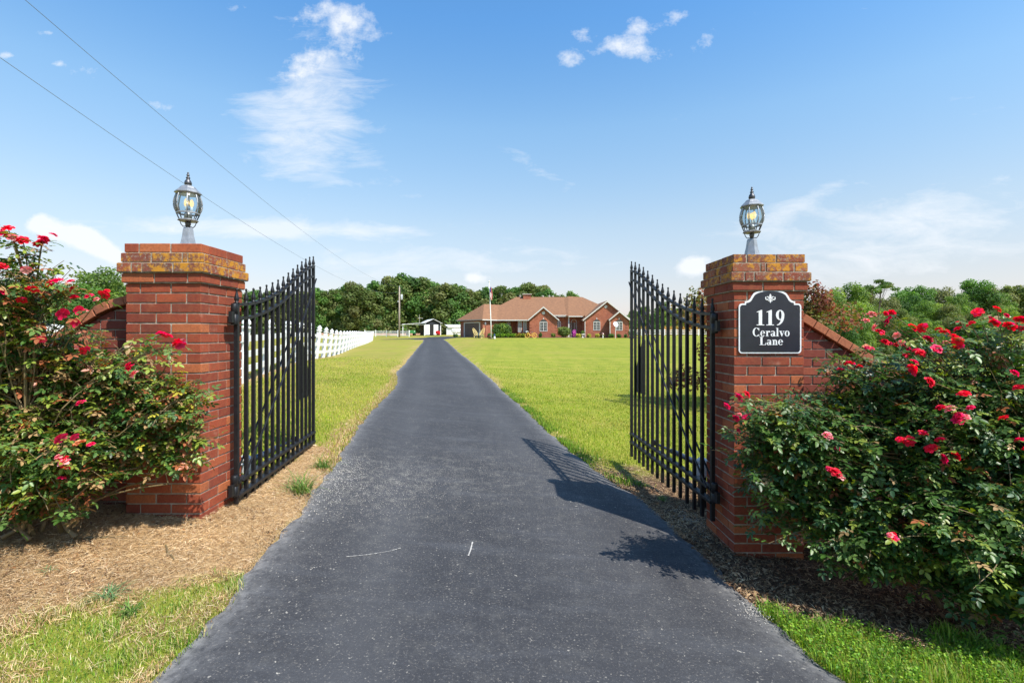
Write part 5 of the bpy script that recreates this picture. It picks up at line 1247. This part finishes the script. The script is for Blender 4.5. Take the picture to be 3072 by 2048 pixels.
for i, x in enumerate((-3.1, -2.3, -1.5, -.7, .1, .9, 1.6)):
    shrub('low_hedge_shrub', x, 74.9+.05*i, .62, .5, .66, [(.14, .26, .02), (.19, .30, .025), (.10, .20, .015)] if i < 5 else [(.20, .28, .03), (.30, .22, .04), (.15, .24, .02)], ['low green shrub at the left end of the hedge row by the garage corner', 'low green shrub just left of the flagpole in the hedge row', 'low green shrub just right of the flagpole in the hedge row', 'low green shrub in the middle of the hedge row under the clipped shrub', 'low green shrub right of the middle of the hedge row', 'yellow tinged low shrub second from the right end of the hedge row', 'yellow tinged low shrub touching the yellow bicycle'][i], 1300, .085, 'shrub', 'low bright green hedge shrubs under the large clipped shrub')
shrub('mounded_shrub', 8.2, 76.2, 1.25, .9, 1.65, OLIVE+BRT, 'large mounded olive green shrub beside the front entry', 4500, .12)
shrub('flowering_shrub', 9.55, 76.0, .42, .4, 1.25, [(.55, .10, .42), (.62, .16, .50), (.45, .06, .34), (.1, .14, .03)], 'magenta purple flowering plant beside the porch column', 900, .10, 'flowering plant')
for x, w, l in ((10.1, .45, 'yellow hosta clump left of the white urn'), (11.75, .42, 'yellow hosta clump just right of the white downspout'), (12.95, .40, 'yellow hosta clump under the right arched window')):
    shrub('hosta', x, 74.6, w, .4, .62, [(.42, .40, .07), (.50, .46, .12), (.28, .33, .05)], l, 420, .16, 'hosta')
for x, y, w, h, pal, l in ((4.3, 75.2, .35, .85, DEEP, 'small green shrub left of the left gable window near the bicycle'), (6.3, 75.2, .40, .70, BRT+[(.3, .2, .05)], 'small yellow green shrub at the right corner of the left gable'), (13.9, 74.9, .5, .55, OLIVE+[(.25, .12, .05)], 'brownish low shrub between the two right gables'), (15.0, 74.1, .62, .68, DEEP, 'dark green low shrub at the corner of the small gable'),
                          (16.1, 74.0, .38, .62, DEEP, 'small round dark shrub under the smallest gable window'), (17.1, 74.0, .28, .55, DEEP, 'tiny shrub at the right corner of the smallest gable'), (18.4, 75.0, .8, 1.2, DEEP, 'dark shrub at the right end of the house'), (-9.0, 78.6, .45, .6, DEEP, 'small dark shrub at the left end of the garage'), (-4.6, 74.7, .5, .55, BRT, 'yellow green shrub at the garage corner beside the butterfly bench')):
    shrub('garden_shrub', x, y, w, w, h, pal, l, 900, .09)
# urn with a plant
U = empty('garden_urn', (10.75, 74.7, gz(10.75, 74.7)), 0, 'white garden urn on a pedestal holding a round green plant', 'urn')
MB().lathe([(.16, 0), (.16, .08), (.07, .12), (.06, .28), (.12, .34), (.24, .44), (.28, .58), (.30, .62), (.25, .62)], 16).build('bowl', M_VINYL, U, True)
link('plant', crown_mesh('plant', 5, [((0, 0, .82), (.3, .3, .24))], 500, .08, BRT), U)
# flagpole with hanging flag
fx, fy = -2.85, 68.0; fz = gz(fx, fy)
FP = empty('flagpole', (fx, fy, fz), 0, 'tall white flagpole on the lawn in front of the garage', 'flagpole')
MB().tube([(0, 0, -.1), (-.10, 0, 3.0), (-.22, 0, 6.0), (-.30, 0, 7.85)], [.085, .07, .055, .04], 10).build('pole', M_VINYL, FP, True)
MB().lathe([(.02, -.12), (.10, -.08), (.13, 0), (.10, .09), (.01, .13)], 12, (-.30, 0, 7.95)).build('ball_finial', M_VINYL, FP, True)
M_FR = mat('flag_red', (.55, .03, .04), .8); M_FW = mat('flag_white', (.8, .78, .78), .8); M_FB = mat('flag_blue', (.03, .05, .22), .8)
FL = empty('flag', (fx, fy, fz+5.0), 0, 'red and white striped flag hanging limp from the white flagpole', 'flag')
for k in range(13):
    mb = MB(); rows_ = 14; w0 = -.22+k*.036
    for s in range(rows_):
        def P(t, kk): zz = 2.15-t*(1.55+.018*kk+.25*math.sin(kk*.5)); return (-.19+kk*.022+.035*math.sin(t*7+kk*.3)+.05*t*math.sin(kk), -.10+.06*math.sin(kk*1.9+t*3), zz)
        a, b, c_, d_ = P(s/rows_, k), P(s/rows_, k+1), P((s+1)/rows_, k+1), P((s+1)/rows_, k)
        o = len(mb.v); mb.v += [a, b, c_, d_]+[(q[0], q[1]+.012, q[2]) for q in (a, b, c_, d_)]; mb.f += [(o, o+1, o+2, o+3), (o+7, o+6, o+5, o+4), (o, o+3, o+7, o+4), (o+1, o+5, o+6, o+2)]
    mb.build('stripe', M_FR if k % 2 == 0 else M_FW, FL)
mb = MB(); mb.box(-.21, -.08, -.19, -.16, 1.5, 2.2, bev=.02); mb.build('canton', M_FB, FL)
# small lighthouse ornament
LH_ = empty('lighthouse_ornament', (-2.42, 67.9, gz(-2.42, 67.9)), 0, 'small white lighthouse ornament with dark blue cap beside the flagpole base', 'ornament')
MB().lathe([(.17, 0), (.13, .2), (.10, .42), (.10, .44)], 12).build('tower', M_VINYL, LH_, True)
MB().lathe([(.14, .44), (.14, .47), (.07, .48), (.07, .58), (.12, .60), (.02, .72)], 12).build('lantern', M_FB, LH_)
MB().lathe([(.45, 0), (.45, .03), (.38, .05)], 20, (-2.85, 68, gz(-2.85, 68))).build('pole_ring', M_BED); tag(bpy.data.objects['pole_ring'], 'dark mulch ring around the foot of the flagpole', 'mulch ring')
# planter barrel near the pole
PB = empty('planter', (-3.25, 71.5, gz(-3.25, 71.5)), 0, 'brown planter with leaves behind the flagpole', 'planter'); MB().lathe([(.2, 0), (.26, .3), (.24, .5), (.2, .5)], 12).build('tub', M_DOOR, PB, True); link('plant', crown_mesh('plant', 6, [((0, 0, .58), (.3, .3, .18))], 350, .08, DEEP), PB)
# butterfly bench
M_BFLY = mat('butterfly_yellow', (.80, .62, .26), .5, vscale=8, col2=(.72, .55, .24)); M_TEAL = mat('bench_teal', (.06, .10, .12), .5)
BF = empty('butterfly_bench', (-4.95, 73, gz(-4.95, 73)), 0, 'pale yellow butterfly shaped garden bench in front of the garage door', 'bench')
for s in (-1, 1):
    up = [(.10, .52), (.22, .78), (.48, 1.18), (.74, 1.45), (.86, 1.46), (.88, 1.30), (.80, .95), (.72, .68), (.62, .55), (.10, .50)]; lo_ = [(.10, .48), (.62, .50), (.72, .36), (.66, .16), (.48, .03), (.30, .08), (.18, .26), (.10, .48)]
    U_ = MB(); U_.tube([(s*x, .02, z) for x, z in up], .045, 5)
    for t0, t1 in (((.16, .60), (.74, 1.30)), ((.18, .58), (.80, 1.10)), ((.2, .56), (.76, .86)), ((.35, .95), (.84, 1.2)), ((.3, .80), (.78, .98))): U_.tube([(s*t0[0], .02, t0[1]), (s*(t0[0]+t1[0])/2, .02, (t0[1]+t1[1])/2+.03), (s*t1[0], .02, t1[1])], .026, 4)
    U_.build('upper_wing', M_BFLY, BF); D_ = MB(); D_.tube([(s*x, .02, z) for x, z in lo_], .04, 5); D_.tube([(s*.14, .02, .42), (s*.45, .02, .08)], .02, 4); D_.tube([(s*.14, .02, .44), (s*.66, .02, .25)], .02, 4); D_.build('lower_wing', M_BFLY, BF)
MB().box(-.42, .42, -.45, -.05, .40, .45, bev=.01).build('seat', M_TEAL, BF); MB().box(-.10, .10, -.05, .06, 0, .75, bev=.03).build('body', M_TEAL, BF)
for x in (-.36, .36): MB().box(x-.03, x+.03, -.42, -.36, 0, .40).build('leg', M_TEAL, BF)
for s in (-1, 1): MB().tube([(s*.02, 0, .75), (s*.08, 0, .95), (s*.14, 0, 1.1)], .012, 4).build('antenna', M_TEAL, BF)
# yellow bicycle
M_BIKE = mat('bicycle_yellow', (.80, .45, .02), .4, vscale=8, col2=(.72, .40, .02)); M_RUB = mat('tyre_yellow', (.78, .50, .10), .6)
BK = empty('bicycle', (2.85, 74.0, gz(2.85, 74.0)), 0, 'yellow painted bicycle with white handlebars leaning by the left gable of the house', 'bicycle')
for x, n_ in ((-.55, 'wheel'), (.55, 'wheel')):
    w = MB(); w.tube([(x+.34*math.cos(2*math.pi*i/24), 0, .36+.34*math.sin(2*math.pi*i/24)) for i in range(25)], .035, 6, caps=False); W = w.build('wheel', M_RUB, BK)
    mb = MB()
    for k in range(8): a = k*math.pi/4; mb.tube([(x, 0, .36), (x+.32*math.cos(a), 0, .36+.32*math.sin(a))], .008, 4)
    mb.build('spokes', M_BIKE, W)
mb = MB()
for a, b in (((-.38, .86), (-.55, .36)), ((-.36, .80), (-.02, .32)), ((-.36, .66), (.0, .30)), ((0, .32), (.18, .82)), ((0, .32), (.55, .36)), ((.55, .36), (.14, .74))): mb.tube([(a[0], 0, a[1]), (b[0], 0, b[1])], .028, 6)
mb.build('bicycle_frame', M_BIKE, BK); MB().box(.04, .34, -.09, .09, .84, .90, bev=.02).build('saddle', M_TEAL, BK)
mb = MB(); mb.tube([(-.38, 0, .84), (-.40, 0, 1.0), (-.5, -.2, 1.02), (-.68, -.22, 1.05)], .025, 6); mb.tube([(-.40, 0, 1.0), (-.5, .2, 1.02), (-.68, .22, 1.05)], .025, 6); mb.build('handlebar', M_VINYL, BK)
MB().box(-.80, -.55, -.15, .15, .82, 1.0, bev=.02).build('basket', M_VINYL, BK); MB().box(.30, .66, -.02, .02, .72, .76).build('rear_rack', M_BIKE, BK)
# satellite dish
DS = empty('satellite_dish', (15.15, 72.0, gz(15.15, 72)), 0, 'grey satellite dish on a thin pole in front of the smallest gable', 'satellite dish'); M_DISH = mat('dish_grey', (.62, .64, .68), .5, vscale=4, col2=(.55, .57, .62))
MB().tube([(0, 0, -.1), (0, 0, 1.85)], .035, 8).build('pole', M_VINYL, DS)
d_ = MB().lathe([(.02, .0), (.2, .03), (.36, .10), (.42, .15), (.42, .17), (.36, .12), (.2, .05), (.02, .02)], 20).build('dish', M_DISH, DS, True); d_.location = (-.05, -.05, 2.0); d_.rotation_euler = (R(68), 0, R(25))
MB().tube([(-.05, -.1, 1.85), (-.15, -.5, 2.0)], .015, 4).build('feed_arm', M_SOFF, DS)
GB = empty('gazing_ball', (13.6, 73.6, gz(13.6, 73.6)), 0, 'pink gazing ball on a white stand under the right arched window', 'ornament'); MB().lathe([(.10, 0), (.07, .1), (.07, .45), (.10, .5)], 10).build('stand', M_VINYL, GB)
mb = MB(); mb.lathe([(.16*math.sin(math.pi*i/8)+.001, .62-.16*math.cos(math.pi*i/8)) for i in range(9)], 12); mb.build('ball', mat('ball_pink', (.62, .38, .36), .2, .3), GB, True)
WL = empty('lamp_post', (-4.0, 73.9, gz(-4.0, 73.9)), 0, 'small black lantern post between the butterfly bench and the garage corner', 'lamp post'); MB().tube([(0, 0, -.1), (0, 0, 1.9)], .03, 8).build('post', M_IRON, WL); MB().lathe([(.05, 1.9), (.12, 1.95), (.14, 2.2), (.16, 2.22), (.02, 2.35)], 6).build('lantern', M_PEW, WL)

# ------------------------------------------------------------------ shed with lean-to
th = R(20); SO = Vector((-16.6, 94, 0)); sg = gz(-15, 95)
SH = empty('shed', (SO.x, SO.y, sg), th, 'small black board shed with white metal roof, white doors and an open lean-to', 'shed')
def boards():
    m, nt, b = newmat('black_boards'); N = nt.nodes; Lk = nt.links; tc = N.new('ShaderNodeTexCoord'); w = N.new('ShaderNodeTexWave'); w.inputs['Scale'].default_value = 4.2; w.bands_direction = 'X'
    Lk.new(tc.outputs['Object'], w.inputs[0]); rp = N.new('ShaderNodeValToRGB'); rp.color_ramp.elements[0].color = (.012, .013, .018, 1); rp.color_ramp.elements[1].color = (.045, .05, .065, 1); Lk.new(w.outputs[0], rp.inputs[0]); Lk.new(rp.outputs[0], b.inputs['Base Color']); b.inputs['Roughness'].default_value = .7
    bp = N.new('ShaderNodeBump'); bp.inputs['Distance'].default_value = .02; Lk.new(w.outputs[0], bp.inputs['Height']); Lk.new(bp.outputs[0], b.inputs['Normal']); return m
M_BRD = boards(); M_TIN = mat('white_tin_roof', (.86, .87, .89), .4, 0, vscale=3, col2=(.80, .81, .84))
MB().prism([(0, 0), (3.0, 0), (3.0, 2.3), (1.5, 3.0), (0, 2.3)], 0, 5.8).build('wall', M_BRD, SH)
for a, b_ in ((.12, .86), (1.62, 2.5)): MB().box(a, b_, -.06, -.002, .05, 2.0, bev=.01).build('door', M_VINYL, SH)
MB().box(.88, 1.58, -.02, .004, .05, 1.98).build('doorway_shade', M_DARK, SH)  # dark plate on the solid wall, painted shade of the open doorway
for x in (.02, 2.98): MB().box(x-.07, x+.07, -.05, -.003, 0, 2.28).build('corner_board', M_VINYL, SH)
def slab(name, a, b, y0, y1, t=.06): MB().prism([a, b, (b[0], b[1]-t), (a[0], a[1]-t)], y0, y1).build(name, M_TIN, SH)
slab('roof', (1.5, 3.12), (3.3, 2.26), -.35, 6.1); slab('roof', (-.05, 2.38), (1.499, 3.12), -.35, 6.1); slab('lean_to_roof', (-4.4, 2.02), (-.051, 2.40), -.35, 6.1)
MB().box(-4.3, -.12, -.1, -.02, 1.96, 2.08).build('lean_to_beam', M_VINYL, SH)
for x, y in ((-4.2, 0), (-4.2, 5.6), (-2.6, 5.7), (-.15, -.02)): MB().box(x-.06, x+.06, y-.06, y+.06, -.1, 2.0).build('post', M_VINYL, SH)
MB().tube([(-.6, 3, 2.4), (-.6, 3, 4.0)], .03, 5).build('mast', M_SOFF, SH); MB().tube([(-.9, 3, 3.4), (.1, 3, 3.3)], .03, 4).build('mast_arm', M_SOFF, SH)
M_GRN = mat('vehicle_green', (.03, .20, .05), .35, vscale=4, col2=(.025, .16, .04)); M_TYR = mat('tyre', (.02, .02, .02), .8); M_YEL = mat('seat_yellow', (.7, .5, .05), .5)
UV = empty('utility_vehicle', (-19.0, 93.4, gz(-19, 93.4)), th, 'green utility vehicle parked under the lean-to of the black shed', 'utility vehicle')
MB().prism([(-.65, .35), (.65, .35), (.7, .75), (.6, .95), (-.6, .95), (-.7, .75)], 0, .9).build('hood', M_GRN, UV); MB().box(-.68, .68, 1.6, 2.8, .5, .95, bev=.03).build('cargo_bed', M_GRN, UV); MB().box(-.5, .5, 1.0, 1.5, .6, 1.0, bev=.05).build('seat', M_YEL, UV)
for x in (-.62, .62):
    for y in (.3, 2.3): w = MB().lathe([(.08, -.11), (.30, -.11), (.32, 0), (.30, .11), (.08, .11)], 14).build('wheel', M_TYR, UV); w.location = (x, y, .32); w.rotation_euler = (0, R(90), 0)
for x in (-.45, .45): h = MB().lathe([(.09, 0), (.07, .03)], 10).build('headlight', M_VINYL, UV); h.location = (x, -.02, .72); h.rotation_euler = (R(90), 0, 0)
RP = empty('flower_pot', (-13.95, 92.6, gz(-13.95, 92.6)), 0, 'red flowers in a pot beside the right corner of the black shed', 'flower pot'); MB().lathe([(.15, 0), (.22, .3), (.18, .3)], 12).build('pot', M_DOOR, RP); link('flowers', crown_mesh('flowers', 4, [((0, 0, .5), (.42, .3, .35))], 500, .12, [(.7, .03, .06), (.75, .08, .12), (.08, .15, .03)]), RP)
# propane tank, white trailer, white outbuilding
PT = empty('propane_tank', (-11.2, 101, gz(-11.2, 101)), 0, 'white horizontal propane tank between the shed fence and the garage', 'tank'); t_ = MB().lathe([(.02, -1.25), (.3, -1.2), (.48, -1.0), (.5, -.9), (.5, .9), (.48, 1.0), (.3, 1.2), (.02, 1.25)], 16).build('tank_shell', M_VINYL, PT, True); t_.location = (0, 0, .85); t_.rotation_euler = (0, R(90), 0)
for x in (-.8, .8): MB().box(x-.08, x+.08, -.3, .3, 0, .45).build('saddle', M_SOFF, PT)
TR = empty('white_outbuilding', (-11.0, 108, gz(-11, 108)), 0, 'low white metal building behind the propane tank left of the garage', 'outbuilding'); MB().box(-3.4, 3.4, 0, 4, 0, 1.6).build('wall', M_VINYL, TR); MB().prism([(-3.8, 2.25), (3.7, 2.25), (3.7, 1.6), (-2.9, 1.6)], -.3, 4.2).build('roof', M_TIN, TR); MB().box(-.3, .2, -.02, -.001, .75, 1.05).build('window', M_WIN, TR)
WS = empty('white_barn', (-41.5, 46, gz(-41.5, 46)), R(12), 'white farm building glimpsed behind the left rose bush', 'barn'); MB().box(-4.2, 1.6, 0, 6, 0, 1.8).build('wall', M_VINYL, WS); MB().prism([(-4.5, 1.8), (1.9, 1.8), (1.9, 1.9), (-1.3, 2.55), (-4.5, 1.9)], -.3, 6.3).build('roof', M_TIN, WS)
# dirt bank beyond the rail fence
M_DIRT = mat('bare_dirt', (.42, .22, .12), .95, vscale=1.5, col2=(.34, .19, .11)); mb = MB(); xs3 = np.linspace(-42, -19.5, 24)
mb.add([(float(x), 103+.5*math.sin(x), gz(x, 103)-.1) for x in xs3]+[(float(x), 108+.5*math.sin(x*.7), gz(x, 108)+.38+.08*math.sin(x*1.3)) for x in xs3]+[(float(x), 113, gz(x, 113)-.1) for x in xs3], [(i, i+1, 25+i, 24+i) for i in range(23)]+[(24+i, 25+i, 49+i, 48+i) for i in range(23)]); tag(mb.build('dirt_bank', M_DIRT, None, True), kind='structure')

# ------------------------------------------------------------------ fences
def fence(p0, p1, spacing, h, label, group, lean=0., cap=True, post_w=.13, rails=(.80, .51, .23), rail_h=.13, name='rail_fence'):
    a = Vector((*p0, 0)); b = Vector((*p1, 0)); L = (b-a).length; n = max(1, round(L/spacing)); d = (b-a)/n; ang = math.atan2(d.y, d.x)
    F = empty(name, (a.x, a.y, gz(a.x, a.y)), 0, label, 'fence', group)
    post = MB().box(-post_w/2, post_w/2, -post_w/2, post_w/2, -.1, h, bev=.008)
    if cap: post.lathe([(post_w*.80, h), (post_w*.80, h+.025), (post_w*.45, h+.04), (post_w*.40, h+.06), (post_w*.66, h+.09), (post_w*.60, h+.13), (.01, h+.22)], 8, rot=math.pi/8)
    pm = post.mesh('post', M_VINYL); P = []
    for i in range(n+1):
        p = a+d*i; z = gz(p.x, p.y); P.append(Vector((p.x, p.y, z))); o = link('post', pm, F, tuple(Vector((p.x, p.y, z))-F.location), (0, lean, ang if not lean else 0))
    for f in rails:
        for i in range(n):
            off = Vector((math.sin(lean)*h*f, 0, h*f)); q0 = P[i]+off-F.location; q1 = P[i+1]+off-F.location; mb = MB(); mb.bar(q0, q1, .035, rail_h); mb.build('rail', M_VINYL, F)
    return F
fence((-5.0, 7.9), (-20.6, 72.5), 2.02, 1.12, 'white three rail picket fence with pointed post caps running along the left of the driveway', 'white vinyl fences', lean=R(7), post_w=.14, name='picket_fence')
fence((-26.5, 88.5), (-18.0, 86.0), 2.2, 1.18, 'short white rail fence between the picket fence and the black shed', 'white vinyl fences', cap=False)
fence((-13.2, 99.5), (-9.5, 99.5), 1.9, 1.2, 'short white rail fence between the shed and the propane tank', 'white vinyl fences', cap=False)
fence((19.5, 90), (60, 92), 2.1, 1.2, 'distant white rail fence along the cornfield seen through the right gate', 'white vinyl fences', cap=False)
# corn
n = 26000; x = rng.uniform(25, 75, n); y = rng.uniform(97, 108, n)
blades('cornfield', x, y, rng.uniform(1.2, 2.0, n), rng.uniform(.06, .14, n), rng.uniform(-.8, .8, n), pick([(.62, .40, .10), (.55, .33, .10), (.45, .34, .08), (.5, .25, .08), (.3, .3, .06)], n), 'ripening golden corn beyond the distant white fence')

# ------------------------------------------------------------------ utility pole and wires
M_POLE = mat('pole_wood', (.36, .30, .24), .9, vscale=5, col2=(.26, .21, .17)); M_WIRE = mat('wire', (.16, .17, .18), .6); M_GAL = mat('transformer_grey', (.55, .58, .60), .4, .2)
ux, uy = -19.5, 85.0; uz = gz(ux, uy); UP = empty('utility_pole', (ux, uy, uz), 0, 'wooden utility pole with a grey transformer left of the black shed', 'utility pole')
H_ = EYE+8.3-uz; MB().tube([(0, 0, -.2), (.02, 0, H_*.5), (.05, 0, H_)], [.17, .15, .11], 10).build('pole', M_POLE, UP, True)
MB().lathe([(.16, -.45), (.19, -.4), (.19, .35), (.15, .45), (.02, .48)], 12, (.42, -.05, H_-1.75)).build('transformer', M_GAL, UP, True); MB().lathe([(.04, 0), (.05, .1), (.02, .25)], 8, (.05, 0, H_)).build('insulator', M_GAL, UP); MB().lathe([(.08, 0), (.08, .25)], 8, (-.2, -.05, H_-2.6)).build('meter_box', M_GAL, UP)
def wire(a, b, sag, label):
    a = Vector(a); b = Vector(b); pts = []
    for i in range(61): t = (i/60)**1.6; p = a.lerp(b, t); p.z -= 4*sag*t*(1-t); pts.append(p)
    mb = MB(); mb.tube(pts, .0065, 5); tag(mb.build('power_line', M_WIRE), label, 'power line', 'overhead power lines')
wire((-10.9, 11, 7.5+EYE), (-19.45, 85, 8.4+EYE), 1.5, 'upper overhead wire running from the top left corner to the utility pole')
wire((-11.45, 11, 6.2+EYE), (-19.5, 85, 7.5+EYE), 1.88, 'lower overhead wire passing behind the left pillar lamp')
